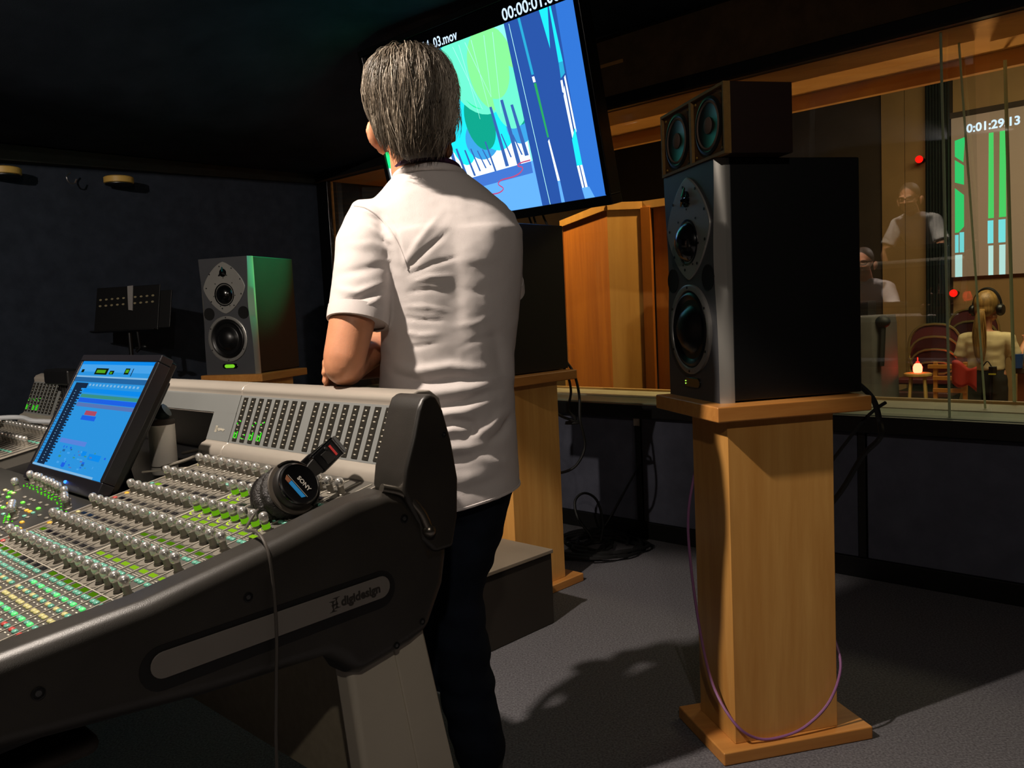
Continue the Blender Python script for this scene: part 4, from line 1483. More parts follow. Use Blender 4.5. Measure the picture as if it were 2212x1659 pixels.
tag_m = mat('paper_white', '#cfc6b4', 0.7)
b = MB(); b.M = Matrix.Rotation(ROOM_ROT, 4, 'Z') @ Matrix.Translation((-0.70 - 1.215, 0.80, 0.8425)) @ Matrix.Rotation(math.radians(52), 4, 'Z') @ Matrix.Rotation(0.02, 4, 'Y')
b.M = Matrix.Translation(W(1.215, 0, 0)) @ Matrix.Rotation(ROOM_ROT, 4, 'Z') @ Matrix.Translation((-0.675, 0.815, 0.846)) @ Matrix.Rotation(math.radians(62), 4, 'Z')
b.box(-0.05, 0.05, -0.006, 0.006, 0.0, 0.003)
tag(b.build('ruler', tag_m, bevel=0.001), 'small white plastic strip lying beside the knobs near screen', 'ruler')
b = MB()
b.tube(smooth_path([W(1.215 + 0.80, 0.915, 0.86), W(1.215 + 0.74, 0.93, 0.87), W(1.215 + 0.69, 0.90, 0.868), W(1.215 + 0.655, 0.86, 0.866), W(1.215 + 0.66, 0.80, 0.856)], 6), 0.004, 8)
tag(b.build('grey_lead', mat('lead_grey', '#6d675c', 0.5), smooth=True), 'grey lead curling on the desk behind white canister', 'cable')

# hooded gooseneck lamp at the far end of the bridge
gl = thing('desk_lamp', 'black hooded desk lamp standing behind the computer screen', 'lamp', W(1.215 + 1.72, 0.955, 0.90), ROOM_ROT)
b = MB(); b.box(-0.10, 0.12, -0.025, 0.035, 0.105, 0.155)
b.build('hood', M_BLACK, gl, bevel=0.008)
b = MB(); b.tube([(0.0, 0.0, -0.04), (0.0, 0.0, 0.11)], 0.007, 8); b.tube([(0.03, 0.0, -0.04), (0.022, 0.0, 0.11)], 0.006, 8)
b.build('stem', M_BLACK, gl)

# white folded frame on the far module
b = MB()
Cn = lambda x, y, z: W(1.215 - x, y, z)
b.tube(smooth_path([Cn(-2.05, 0.80, 0.89), Cn(-1.98, 0.85, 0.895), Cn(-1.90, 0.88, 0.895), Cn(-1.80, 0.88, 0.89), Cn(-1.70, 0.90, 0.89), Cn(-1.62, 0.90, 0.89), Cn(-1.60, 0.885, 0.885)], 5), 0.008, 8)
tag(b.build('white_band', mat('band_white', '#c8ccd0', 0.4), smooth=True), 'thin white plastic band lying on knobs at the far end', 'band')

# ------------------------------------------------------------------ headphones propped on the console
hpn = Vector((0.90, 0.05, 0.43)).normalized()
hph = Vector((-0.385, 0.53, 0.755)); hph = (hph - hpn * hph.dot(hpn)).normalized()
hph = Matrix.Rotation(math.radians(-30), 3, hpn) @ hph
hpc = Vector((-0.036, 0.768, 0.893))
HPM = frame((0, 0, 0), hph.cross(hpn), hph)                       # X text direction, Y towards the band, Z out of the near cup
hp = thing('headphones', 'black studio headphones with a blue stripe lying on the console', 'headphones', W(1.215, 0, 0), ROOM_ROT)
hp.location = W(1.215 - hpc.x, hpc.y, hpc.z)
M_HPB = mat('headphone_gloss', '#0b0b0c', 0.22, coat=0.4)
M_HPM = mat('headphone_matte', '#1b1917', 0.42, bump=0.1, bscale=900)
M_PAD = mat('ear_pad_vinyl', '#1c1917', 0.35, bump=0.8, bscale=260)


def hb():
    b = MB(); b.M = HPM.copy(); return b


b = hb(); b.lathe([(0.0405, -0.020), (0.0420, -0.014), (0.0405, -0.006), (0.0385, -0.003)], 40)
cup = b.build('ear_cup', M_HPM, hp, smooth=True)
b = hb(); b.lathe([(0.0380, -0.0035), (0.0375, 0.000), (0.0350, 0.0018), (0.0330, 0.0012), (0.0001, 0.0012)], 40)
b.build('cup_disc', M_HPB, cup, smooth=True)
b = hb(); b.lathe([(0.0470, -0.0245), (0.0485, -0.022), (0.0470, -0.0195), (0.0400, -0.0185)], 40)
b.build('cup_rim', mat('headphone_rim', '#4a443d', 0.35), cup, smooth=True)
for z0 in (-0.0245, -0.0520):
    prof = [(0.030, z0 - 0.027), (0.044, z0 - 0.0265), (0.0505, z0 - 0.021), (0.0520, z0 - 0.0135), (0.0505, z0 - 0.006), (0.045, z0 - 0.001), (0.030, z0)]
    b = hb()
    n = 72
    vs, fs = [], []
    for (r_, h) in prof:
        for k in range(n):
            a = 2 * math.pi * k / n
            w = 1 + 0.018 * math.sin(a * 31 + h * 300) * (1 if 0.044 < r_ else 0) + 0.01 * math.sin(a * 17)
            vs.append((r_ * w * math.cos(a) * 0.94, r_ * w * math.sin(a) * 1.04, h))
    for i in range(len(prof) - 1):
        for k in range(n):
            fs.append((i * n + k, i * n + (k + 1) % n, (i + 1) * n + (k + 1) % n, (i + 1) * n + k))
    fs.append(tuple(range(n))[::-1]); fs.append(tuple(range((len(prof) - 1) * n, len(prof) * n)))
    b.add(vs, fs)
    b.build('ear_pad', M_PAD, hp, smooth=True)
b = hb(); b.lathe([(0.0001, -0.108), (0.034, -0.108), (0.0405, -0.100), (0.0430, -0.088), (0.0490, -0.084), (0.0490, -0.0795), (0.042, -0.0790)], 40)
b.build('ear_cup', M_HPM, hp, smooth=True)
# yoke, slider housing and folded band
for zz in (-0.012, -0.094):
    b = hb()
    arc = [(0.0445 * math.cos(a), 0.0445 * math.sin(a), zz) for a in [math.pi * k / 14 for k in range(15)]]
    b.tube(arc, 0.0032, 8)
    b.build('yoke', mat('yoke_metal', '#2b2825', 0.25, 0.7), hp, smooth=True)
    b = hb(); b.hexa([(-0.012, 0.040, zz - 0.004), (0.012, 0.040, zz - 0.004), (0.012, 0.040, zz + 0.004), (-0.012, 0.040, zz + 0.004), (-0.016, 0.072, zz - 0.005), (0.016, 0.072, zz - 0.005), (0.016, 0.072, zz + 0.005), (-0.016, 0.072, zz + 0.005)])
    b.build('yoke_arm', M_HPM, hp, bevel=0.002)
    b = hb(); b.box(-0.018, 0.018, 0.062, 0.128, zz - 0.007, zz + 0.006)
    hs = b.build('slider_housing', M_HPB, hp, bevel=0.003)
    if zz > -0.05:
        b = hb(); b.box(-0.012, 0.010, 0.104, 0.109, zz + 0.006, zz + 0.0072)
        b.build('right_mark', mat('mark_red', '#c23a38', 0.4), hs)
        b = hb(); b.box(-0.010, 0.012, 0.078, 0.098, zz + 0.006, zz + 0.0078); b.lathe([(0.0035, 0.0), (0.0035, 0.0025), (0.0001, 0.003)], 12, Matrix.Translation((-0.012, 0.096, zz + 0.006)))
        b.build('slider_plate', M_HPM, hs, bevel=0.001)
band_pts = [(0, 0.118, -0.008), (0, 0.135, -0.016), (0, 0.143, -0.035), (0, 0.145, -0.053), (0, 0.143, -0.071), (0, 0.135, -0.090), (0, 0.118, -0.098)]
b = hb()
bp = smooth_path(band_pts, 4)
vs, fs = [], []
for i, p in enumerate(bp):
    d = (bp[min(i + 1, len(bp) - 1)] - bp[max(i - 1, 0)]).normalized()
    nrm = Vector((0, -d.z, d.y))
    for x, o in ((-0.017, 0.004), (0.017, 0.004), (0.017, -0.004), (-0.017, -0.004)):
        vs.append(p + Vector((x, 0, 0)) + nrm * o)
for i in range(len(bp) - 1):
    for k in range(4):
        fs.append((4 * i + k, 4 * i + (k + 1) % 4, 4 * i + 4 + (k + 1) % 4, 4 * i + 4 + k))
fs += [(3, 2, 1, 0), (4 * len(bp) - 4, 4 * len(bp) - 3, 4 * len(bp) - 2, 4 * len(bp) - 1)]
b.add(vs, fs)
b.build('headband', M_HPM, hp, smooth=True)
b = hb()
for k in range(16):
    b.box(-0.0205, -0.0178, 0.062 + 0.004 * k, 0.0642 + 0.004 * k, -0.016, -0.007)
b.build('band_stitching', M_HPB, hp, kind='stuff')
# disc print: blue stripe, brown tip, maker's name
b = hb(); b.prism([(-0.0135, -0.0165), (0.0195, -0.0165), (0.0235, -0.0085), (-0.0135, -0.0085)], 'Z', 0.0012, 0.0016)
b.build('blue_stripe', mat('stripe_blue', '#2a8fd8', 0.4), cup)
b = hb(); b.prism([(-0.0225, -0.0165), (-0.0140, -0.0165), (-0.0140, -0.0085), (-0.0265, -0.0085)], 'Z', 0.0012, 0.0016)
b.build('brown_tip', mat('stripe_brown', '#8a5a40', 0.4), cup)
b = hb(); b.box(-0.025, 0.026, -0.0070, -0.0058, 0.0012, 0.0015)
b.build('fine_print', mat('print_grey', '#9a958c', 0.5), cup)
text_mesh('maker_name', 'SONY', 0.0115, mat('print_silver', '#b9b4aa', 0.4), cup, HPM @ Matrix.Translation((-0.010, 0.006, 0.0016)), depth=0.0002, bold=0.0003)
# the cord: over the end panel and down to the floor
Cl = lambda x, y, z: Matrix.Rotation(-ROOM_ROT, 4, 'Z') @ (W(1.215 - x, y, z) - Vector(hp.location))
cord = [HPM @ Vector((0.02, -0.045, -0.095)), ]
root = Matrix.Rotation(ROOM_ROT, 4, 'Z')
cc = [Vector((-0.085, 0.715, 0.852)), Vector((-0.055, 0.675, 0.836)), Vector((-0.010, 0.650, 0.842)), Vector((0.050, 0.637, 0.849)), Vector((0.084, 0.632, 0.828)), Vector((0.093, 0.632, 0.78)), Vector((0.095, 0.630, 0.70)), Vector((0.095, 0.623, 0.62)), Vector((0.10, 0.612, 0.52)), Vector((0.115, 0.600, 0.40)),
      Vector((0.12, 0.59, 0.24)), Vector((0.12, 0.57, 0.10)), Vector((0.10, 0.50, 0.012)), Vector((0.0, 0.42, 0.006)), Vector((-0.2, 0.40, 0.006))]
cord = [HPM @ Vector((0.015, -0.043, -0.096))] + [c - hpc for c in cc]
b = MB(); b.tube(smooth_path(cord, 6), 0.0026, 8)
b.build('cord', mat('cord_grey', '#4a4540', 0.4), hp, smooth=True)
from mathutils import noise as mnoise

# ------------------------------------------------------------------ people
def loft(b, rings, n=36, power=2.0):
    """rings: (center, ax, ay) with ax, ay the two half-axis vectors; closed with caps"""
    vs, fs = [], []
    for c, ax_, ay_ in rings:
        c, ax_, ay_ = Vector(c), Vector(ax_), Vector(ay_)
        for k in range(n):
            a = 2 * math.pi * k / n
            ca, sa = math.cos(a), math.sin(a)
            x = math.copysign(abs(ca) ** (2 / power), ca)
            y = math.copysign(abs(sa) ** (2 / power), sa)
            vs.append(c + ax_ * x + ay_ * y)
    L = len(rings)
    for i in range(L - 1):
        for k in range(n):
            k2 = (k + 1) % n
            fs.append((i * n + k, i * n + k2, (i + 1) * n + k2, (i + 1) * n + k))
    fs.append(tuple(range(n))[::-1]); fs.append(tuple(range((L - 1) * n, L * n)))
    b.add(vs, fs)


def limb(b, pts, rs, n=20):
    """tapered round limb with rounded ends"""
    P = [Vector(p) for p in pts]
    d0 = (P[0] - P[1]).normalized(); d1 = (P[-1] - P[-2]).normalized()
    Q, R = [], []
    for k in (1.0, 0.85, 0.5):
        Q.append(P[0] + d0 * rs[0] * k); R.append(max(0.001, rs[0] * math.sqrt(max(0.0, 1 - k * k))))
    Q += P; R += list(rs)
    for k in (0.5, 0.85, 1.0):
        Q.append(P[-1] + d1 * rs[-1] * k); R.append(max(0.001, rs[-1] * math.sqrt(max(0.0, 1 - k * k))))
    b.tube(Q, R, n)


def remeshed(b, voxel, smooth_it, factor=0.5):
    """fuse overlapping closed shapes into one continuous skin; returns mesh data"""
    me = bpy.data.meshes.new('tmp')
    me.from_pydata([tuple(p) for p in b.v], [], b.f)
    me.validate()
    bm = bmesh.new(); bm.from_mesh(me); bmesh.ops.recalc_face_normals(bm, faces=bm.faces); bm.to_mesh(me); bm.free()
    o = bpy.data.objects.new('tmp', me)
    COL.objects.link(o)
    md = o.modifiers.new('r', 'REMESH'); md.mode = 'VOXEL'; md.voxel_size = voxel; md.use_smooth_shade = True
    if smooth_it:
        ms = o.modifiers.new('s', 'SMOOTH'); ms.factor = factor; ms.iterations = smooth_it
    dg = bpy.context.evaluated_depsgraph_get()
    out = bpy.data.meshes.new_from_object(o.evaluated_get(dg))
    bpy.data.objects.remove(o)
    bpy.data.meshes.remove(me)
    out.polygons.foreach_set('use_smooth', [True] * len(out.polygons))
    return out


def link_mesh(name, me, m, parent, base=None):
    if base is not None:
        me.transform(Matrix.Translation(-Vector(base)))
    me.materials.clear()
    me.materials.append(m)
    me.name = name
    o = bpy.data.objects.new(name, me)
    COL.objects.link(o)
    o.parent = parent
    return o


def tbase(b, base):
    b.M = Matrix.Translation(-Vector(base))
    return b


M_SKIN = mat('skin', '#c98a66', 0.5, var=0.10, vscale=18, sss=0.12, bump=0.1, bscale=300)
M_SHIRT = mat('white_cotton', '#cdc5c2', 0.85, bump=0.25, bscale=900, sheen=0.15, spec=0.2)
M_JEANS = mat('dark_denim', '#141a26', 0.85, var=0.35, vscale=12, bump=0.4, bscale=700, spec=0.15)


def head_shapes(b, HM, s=1.0, flare=(1.0, 1.0)):
    """head in its own frame: +Y face, +X the person's right, Z up, origin mid skull"""
    keep = b.M.copy()
    b.M = keep @ HM @ Matrix.Diagonal((s, s, s, 1))
    b.ball((0, -0.012, 0.028), (0.076, 0.096, 0.094), 28, 18)
    b.ball((0, 0.028, -0.030), (0.064, 0.068, 0.082), 24, 16)
    b.ball((0, 0.045, -0.078), (0.046, 0.044, 0.034), 20, 12)
    b.ball((0, 0.070, -0.098), (0.024, 0.022, 0.018), 16, 10)
    for sx in (-1, 1):
        b.ball((sx * 0.038, 0.070, -0.032), (0.022, 0.020, 0.026), 14, 10)
        b.ball((sx * 0.028, 0.084, 0.022), (0.026, 0.012, 0.010), 14, 10)
        b.ball((sx * 0.050, 0.010, -0.075), (0.016, 0.034, 0.022), 14, 10)
        # ear
        b.M = keep @ HM @ Matrix.Diagonal((s, s, s, 1)) @ Matrix.Translation((sx * (0.076 + 0.017 * flare[sx > 0]), -0.014, -0.030)) @ Matrix.Rotation(sx * 0.62 * flare[sx > 0], 4, 'Z') @ Matrix.Rotation(0.18, 4, 'X')
        b.ball((0, 0, 0.006), (0.010, 0.023, 0.033), 16, 12)
        b.ball((0, 0.004, -0.026), (0.008, 0.011, 0.014), 12, 8)
        b.M = keep @ HM @ Matrix.Diagonal((s, s, s, 1))
    limb(b, [(0, 0.088, 0.014), (0, 0.100, -0.008), (0, 0.110, -0.026)], [0.008, 0.010, 0.012], 12)
    for sx in (-1, 1):
        b.ball((sx * 0.010, 0.102, -0.031), (0.009, 0.010, 0.007), 10, 8)
    b.ball((0, 0.090, -0.056), (0.024, 0.010, 0.0065), 14, 8)
    b.ball((0, 0.089, -0.067), (0.021, 0.010, 0.007), 14, 8)
    b.M = keep


# ---- the standing man, arms folded, seen from behind
MB0 = Vector((-0.20, 1.92, 0.0))
man = thing('person', 'standing person in white t-shirt and dark jeans, arms folded, grey hair', 'person', MB0)
HC = Vector((-0.178, 1.845, 1.598))
HM = Matrix.Translation(HC) @ Matrix.Rotation(math.radians(-14), 4, 'Z') @ Matrix.Rotation(math.radians(4), 4, 'X') @ Matrix.Rotation(math.radians(-4), 4, 'Y')
TOR = [(0.735, -0.165, 1.912, 0.166, 0.120), (0.80, -0.163, 1.912, 0.163, 0.122), (0.90, -0.158, 1.907, 0.158, 0.118), (1.00, -0.150, 1.902, 0.148, 0.112), (1.08, -0.142, 1.900, 0.145, 0.112), (1.18, -0.130, 1.895, 0.150, 0.118),
       (1.28, -0.128, 1.885, 0.160, 0.122), (1.35, -0.138, 1.880, 0.172, 0.112), (1.405, -0.150, 1.876, 0.152, 0.090), (1.445, -0.153, 1.870, 0.108, 0.072), (1.475, -0.156, 1.866, 0.074, 0.064)]
b = tbase(MB(), MB0)
# trunk (a little inside the shirt), neck, head
loft(b, [((cx, cy, z), (a * 0.90, a * 0.08, 0), (-d * 0.06, d * 0.90, 0)) for z, cx, cy, a, d in TOR[1:-1]], 30, 2.3)
limb(b, [(-0.165, 1.872, 1.42), (-0.182, 1.868, 1.49), (-0.184, 1.862, 1.55)], [0.062, 0.061, 0.060], 22)
head_shapes(b, HM, 1.0, (1.0, 0.0))
# left arm: hanging, elbow on the bridge, forearm across the chest
limb(b, [(-0.275, 1.852, 1.345), (-0.308, 1.812, 1.26), (-0.333, 1.772, 1.16), (-0.350, 1.752, 1.085)], [0.038, 0.044, 0.048, 0.044], 22)
limb(b, [(-0.352, 1.750, 1.074), (-0.353, 1.775, 1.071), (-0.350, 1.84, 1.080), (-0.315, 1.96, 1.100), (-0.262, 2.030, 1.115)], [0.040, 0.043, 0.044, 0.037, 0.028], 22)
b.ball((-0.353, 1.741, 1.066), (0.026, 0.022, 0.024), 14, 10)
# left hand tucked at the right side
b.ball((-0.215, 2.055, 1.125), (0.045, 0.018, 0.038), 16, 10)
for k in range(4):
    z = 1.150 - 0.018 * k
    limb(b, [(-0.185, 2.060, z), (-0.150, 2.062, z), (-0.118, 2.052, z - 0.004), (-0.098 - 0.004 * (k == 3), 2.036, z - 0.006)], [0.0095, 0.009, 0.0085, 0.0075], 10)
limb(b, [(-0.235, 2.060, 1.150), (-0.215, 2.066, 1.175), (-0.195, 2.060, 1.192)], [0.011, 0.010, 0.008], 10)
# right arm: folded in front, hand round the left elbow
limb(b, [(-0.050, 1.90, 1.34), (-0.034, 1.945, 1.26), (-0.030, 1.995, 1.16), (-0.034, 2.015, 1.090)], [0.036, 0.042, 0.046, 0.043], 22)
limb(b, [(-0.036, 2.020, 1.082), (-0.08, 2.065, 1.074), (-0.14, 2.085, 1.065), (-0.225, 2.085, 1.060)], [0.042, 0.043, 0.036, 0.028], 22)
b.ball((-0.285, 2.050, 1.058), (0.046, 0.024, 0.038), 16, 10)
for k in range(4):
    z = 1.088 - 0.018 * k
    o_ = 0.006 * (k in (0, 3))
    limb(b, [(-0.318, 2.020, z), (-0.365, 1.965, z), (-0.398, 1.895 + o_, z - 0.003), (-0.408, 1.835 + o_, z - 0.008), (-0.402, 1.795 + o_ * 2, z - 0.012)], [0.0098, 0.0095, 0.009, 0.0085, 0.0078], 10)
limb(b, [(-0.290, 2.030, 1.092), (-0.318, 2.008, 1.120), (-0.330, 1.975, 1.138)], [0.012, 0.011, 0.009], 10)
# legs
limb(b, [(-0.245, 1.915, 0.80), (-0.275, 1.905, 0.55), (-0.290, 1.90, 0.47), (-0.285, 1.915, 0.28), (-0.285, 1.92, 0.08)], [0.075, 0.062, 0.052, 0.050, 0.038], 22)
limb(b, [(-0.085, 1.920, 0.80), (-0.150, 1.925, 0.58), (-0.165, 1.925, 0.48), (-0.150, 1.935, 0.28), (-0.130, 1.945, 0.08)], [0.075, 0.060, 0.052, 0.050, 0.038], 22)
body = link_mesh('body', remeshed(b, 0.0052, 3), M_SKIN, man)

# eyes and glasses
b = MB(); b.M = Matrix.Translation(-MB0) @ HM
for sx in (-1, 1):
    b.cur = 0
    b.ball((sx * 0.031, 0.078, 0.004), 0.0125, 12, 8)
    b.cur = 1
    b.ball((sx * 0.031, 0.0865, 0.004), (0.0055, 0.0050, 0.0055), 10, 6)
b.build('eyes', [mat('eye_white', '#d8d4cc', 0.3), mat('eye_dark', '#2a1c12', 0.2)], man, smooth=True)
b = MB(); b.M = Matrix.Translation(-MB0) @ HM
for sx in (-1, 1):
    b.tube([(sx * 0.034 + 0.025 * math.cos(a), 0.108 - 0.10 * abs(sx * 0.034 + 0.025 * math.cos(a)) ** 1.3 * 3, 0.003 + 0.018 * math.sin(a)) for a in [2 * math.pi * k / 20 for k in range(20)]], 0.0022, 6, closed=True)
    b.tube([(sx * 0.060, 0.095, 0.008), (sx * 0.079, 0.06, 0.010), (sx * 0.084, 0.0, 0.012), (sx * 0.083, -0.02, -0.002)], 0.002, 6)
b.tube([(-0.010, 0.107, 0.006), (0, 0.110, 0.009), (0.010, 0.107, 0.006)], 0.002, 6)
b.build('glasses', M_BLACKPL, man, smooth=True)

# hair: scalp shell plus several thousand modelled strands
M_HAIR, t_, p_ = nt('grey_hair')
at = t_.nodes.new('ShaderNodeAttribute'); at.attribute_name = 'tone'
t_.links.new(at.outputs['Color'], p_.inputs['Base Color'])
p_.inputs['Roughness'].default_value = 0.38
p_.inputs['Specular IOR Level'].default_value = 0.45


def hair_pt(phi, q, off):
    """phi: 0 = back, +90 deg = person's right; q 0 crown .. 1 widest .. 2 nape level"""
    c, s = math.cos(phi), math.sin(phi)
    if q < 1:
        th = q * math.pi / 2
        rad, z = math.sin(th), 0.030 + 0.100 * math.cos(th)
    else:
        k = q - 1
        rad, z = 1 - 0.05 * k - 0.22 * k * k, 0.030 - 0.150 * k
    if q > 0.9:
        off *= 1 - 0.5 * min(1.0, (q - 0.9) * 2.5) * (s * s if s < 0 else 0.25 * s * s)
    rx, ry = 0.0830 * rad + off, 0.1025 * rad + off
    cy = -0.012 + (0.012 * max(0, q - 1.2))
    return Vector((rx * s, cy - ry * c, z + (off if q < 0.6 else off * max(0, 1 - (q - 0.6) * 2))))


def q_end(phi):
    """lowest hair per direction: nape at the back, above the ear at the sides, hairline in front"""
    d = math.degrees(phi)
    a = abs(d)
    low = 1.87 - 0.0085 * max(0.0, -d - 8)
    if d > 0:
        return 1.86 if d < 62 else 1.86 - (d - 62) / 38 * 0.34 if d < 100 else 1.52 - (d - 100) / 25 * 0.62 if d < 125 else 0.85
    if a < 55:
        return low
    if a < 74:
        return low - (a - 55) / 19 * (low - 1.36)
    if a < 100:
        return 1.20
    if a < 118:
        return 1.20 - (a - 100) / 18 * 0.4
    return 0.80


verts, faces, tones = [], [], []
rh = random.Random(11)
# scalp shell
NP, NQ = 64, 20
for j in range(NQ + 1):
    for i in range(NP):
        phi = -math.pi + 2 * math.pi * i / NP
        q = 0.02 + (q_end(phi) - 0.03) * j / NQ
        verts.append(hair_pt(phi, q, 0.004 if j < NQ else -0.004))
        tones.append((0.030, 0.024, 0.018))
for j in range(NQ):
    for i in range(NP):
        faces.append((j * NP + i, j * NP + (i + 1) % NP, (j + 1) * NP + (i + 1) % NP, (j + 1) * NP + i))
faces.append(tuple(range(NP)))
for k in range(6200):
    phi = rh.uniform(-math.pi, math.pi)
    if abs(phi) > 2.0 and rh.random() < 0.5:
        phi = rh.uniform(-1.6, 1.6)
    qe = q_end(phi)
    q0 = rh.uniform(0.02, max(0.2, qe - 0.35)) if rh.random() < 0.8 else rh.uniform(0.02, 0.5)
    q1 = min(qe + rh.uniform(-0.20, 0.06), q0 + rh.uniform(0.45, 0.85))
    clump = mnoise.noise(Vector((math.cos(phi) * 5, math.sin(phi) * 5, q0 * 2.2))) * 1.5 + math.sin(phi * 23) * 0.25
    drift = rh.gauss(0.0, 0.09) + 0.20 * clump - 0.20
    o0, o1 = rh.uniform(0.004, 0.011), rh.uniform(0.007, 0.0195) + 0.005 * clump
    n = 7
    w = rh.uniform(0.0008, 0.0015)
    side = max(0.0, min(1.0, (-math.degrees(phi) - 62) / 22)) * (1 if q1 > 0.9 else 0.35)   # grey temples on his left
    side = max(side, max(0.0, min(1.0, (math.degrees(phi) - 62) / 22)) * (1 if q1 > 0.9 else 0.35))
    g = rh.random()
    mixg = min(1.0, 0.18 * g + 0.75 * side * rh.uniform(0.6, 1.0) + (0.5 if rh.random() < 0.22 else 0))
    dark = (0.105, 0.080, 0.055); light = (0.48, 0.42, 0.34)
    br = rh.uniform(0.4, 1.45) * max(0.4, 1 + 0.5 * clump)
    tone = tuple(min(1, (dark[c] * (1 - mixg) + light[c] * mixg) * br) for c in range(3))
    base = len(verts)
    pts = []
    for j in range(n):
        f = j / (n - 1)
        q = q0 + (q1 - q0) * f
        ph = phi + drift * f * (0.4 + 0.6 * f) + 0.02 * math.sin(f * 6 + k)
        off = o0 + (o1 - o0) * math.sin(f * math.pi * 0.75)
        if f == 1:
            off -= 0.002
        pts.append(hair_pt(ph, q, off))
    for j in range(n):
        d = (pts[min(j + 1, n - 1)] - pts[max(j - 1, 0)]).normalized()
        nr = Vector((pts[j].x, pts[j].y + 0.012, 0.3 * pts[j].z)).normalized()
        sd = d.cross(nr).normalized()
        ww = w * (1 - 0.85 * (j / (n - 1)) ** 2) * (0.5 if j == 0 else 1)
        verts += [pts[j] - sd * ww, pts[j] + sd * ww, pts[j] + nr * ww * 0.9]
        tones += [tone] * 3
    for j in range(n - 1):
        for a_ in range(3):
            c_ = (a_ + 1) % 3
            faces.append((base + 3 * j + a_, base + 3 * j + c_, base + 3 * j + 3 + c_, base + 3 * j + 3 + a_))
me = bpy.data.meshes.new('hair')
me.from_pydata([tuple(Matrix.Translation(-MB0) @ HM @ p) for p in verts], [], faces)
ca_ = me.color_attributes.new('tone', 'FLOAT_COLOR', 'POINT')
ca_.data.foreach_set('color', np.array([list(c) + [1.0] for c in tones], dtype=np.float32).ravel())
me.polygons.foreach_set('use_smooth', [True] * len(me.polygons))
link_mesh('hair', me, M_HAIR, man)['kind'] = 'stuff'

# t-shirt
b = MB()
rings = []
for z, cx, cy, a, d in TOR:
    k = max(0.0, (0.92 - z) / 0.185)
    rings.append(((cx, cy, z), (a + 0.006, a * 0.08, 0.20 * a * k * k), (-d * 0.06, d + 0.008, 0.0)))
loft(b, rings, 44, 2.35)
limb(b, [(-0.245, 1.865, 1.372), (-0.285, 1.845, 1.372), (-0.303, 1.822, 1.32)], [0.060, 0.066, 0.066], 26)
limb(b, [(-0.055, 1.885, 1.375), (-0.030, 1.895, 1.362), (-0.022, 1.915, 1.31)], [0.060, 0.062, 0.058], 26)


def sleeve(b, p0, p1, r0, r1, n=30):
    p0, p1 = Vector(p0), Vector(p1)
    d = (p1 - p0).normalized()
    x = d.orthogonal().normalized(); y = d.cross(x)
    rings = []
    for k in range(6):
        f = k / 5
        rings.append((p0.lerp(p1, f), x * (r0 + (r1 - r0) * f), y * (r0 + (r1 - r0) * f)))
    loft(b, rings, n)


sleeve(b, (-0.296, 1.832, 1.345), (-0.320, 1.776, 1.166), 0.066, 0.0635)
sleeve(b, (-0.028, 1.912, 1.330), (-0.018, 1.985, 1.215), 0.060, 0.058)
sh = remeshed(b, 0.0048, 9)
# folds, modelled on the surface (x, z on the back; amplitudes in metres)
N_ = len(sh.vertices)
co = np.empty(N_ * 3, dtype=np.float64); sh.vertices.foreach_get('co', co); co = co.reshape(-1, 3)
no = np.empty(N_ * 3, dtype=np.float64); sh.vertices.foreach_get('normal', no); no = no.reshape(-1, 3)
X_, Y_, Z_ = co[:, 0], co[:, 1], co[:, 2]
disp = np.zeros(N_)
back = np.clip((0.25 - no[:, 1]) / 0.5, 0, 1)
sleeve_m = (X_ < -0.235 - 0.25 * (Z_ - 1.2)) & (Z_ > 1.10)


def fold(pts, w, amp, mask=None, skew=0.0):
    """ridge (amp > 0) or crease (amp < 0) along a polyline in (x, z)"""
    global disp
    best = np.full(N_, 1e9); fade = np.zeros(N_); sgn_ = np.zeros(N_)
    L = [0.0]
    for p, q in zip(pts[:-1], pts[1:]):
        L.append(L[-1] + math.hypot(q[0] - p[0], q[1] - p[1]))
    for i, (p, q) in enumerate(zip(pts[:-1], pts[1:])):
        dx, dz = q[0] - p[0], q[1] - p[1]
        l2 = dx * dx + dz * dz
        t = np.clip(((X_ - p[0]) * dx + (Z_ - p[1]) * dz) / l2, 0, 1)
        d = np.hypot(X_ - p[0] - t * dx, Z_ - p[1] - t * dz)
        u = (L[i] + t * math.sqrt(l2)) / L[-1]
        cr = np.sign((X_ - p[0]) * dz - (Z_ - p[1]) * dx)
        m = d < best
        best = np.where(m, d, best); fade = np.where(m, np.sin(np.pi * np.clip(u, 0.02, 0.98)) ** 0.6, fade); sgn_ = np.where(m, cr, sgn_)
    ww = w * (1 + skew * sgn_)
    g = np.exp(-(best / ww) ** 2) * fade * back
    if mask is not None:
        g = g * mask
    disp += amp * g


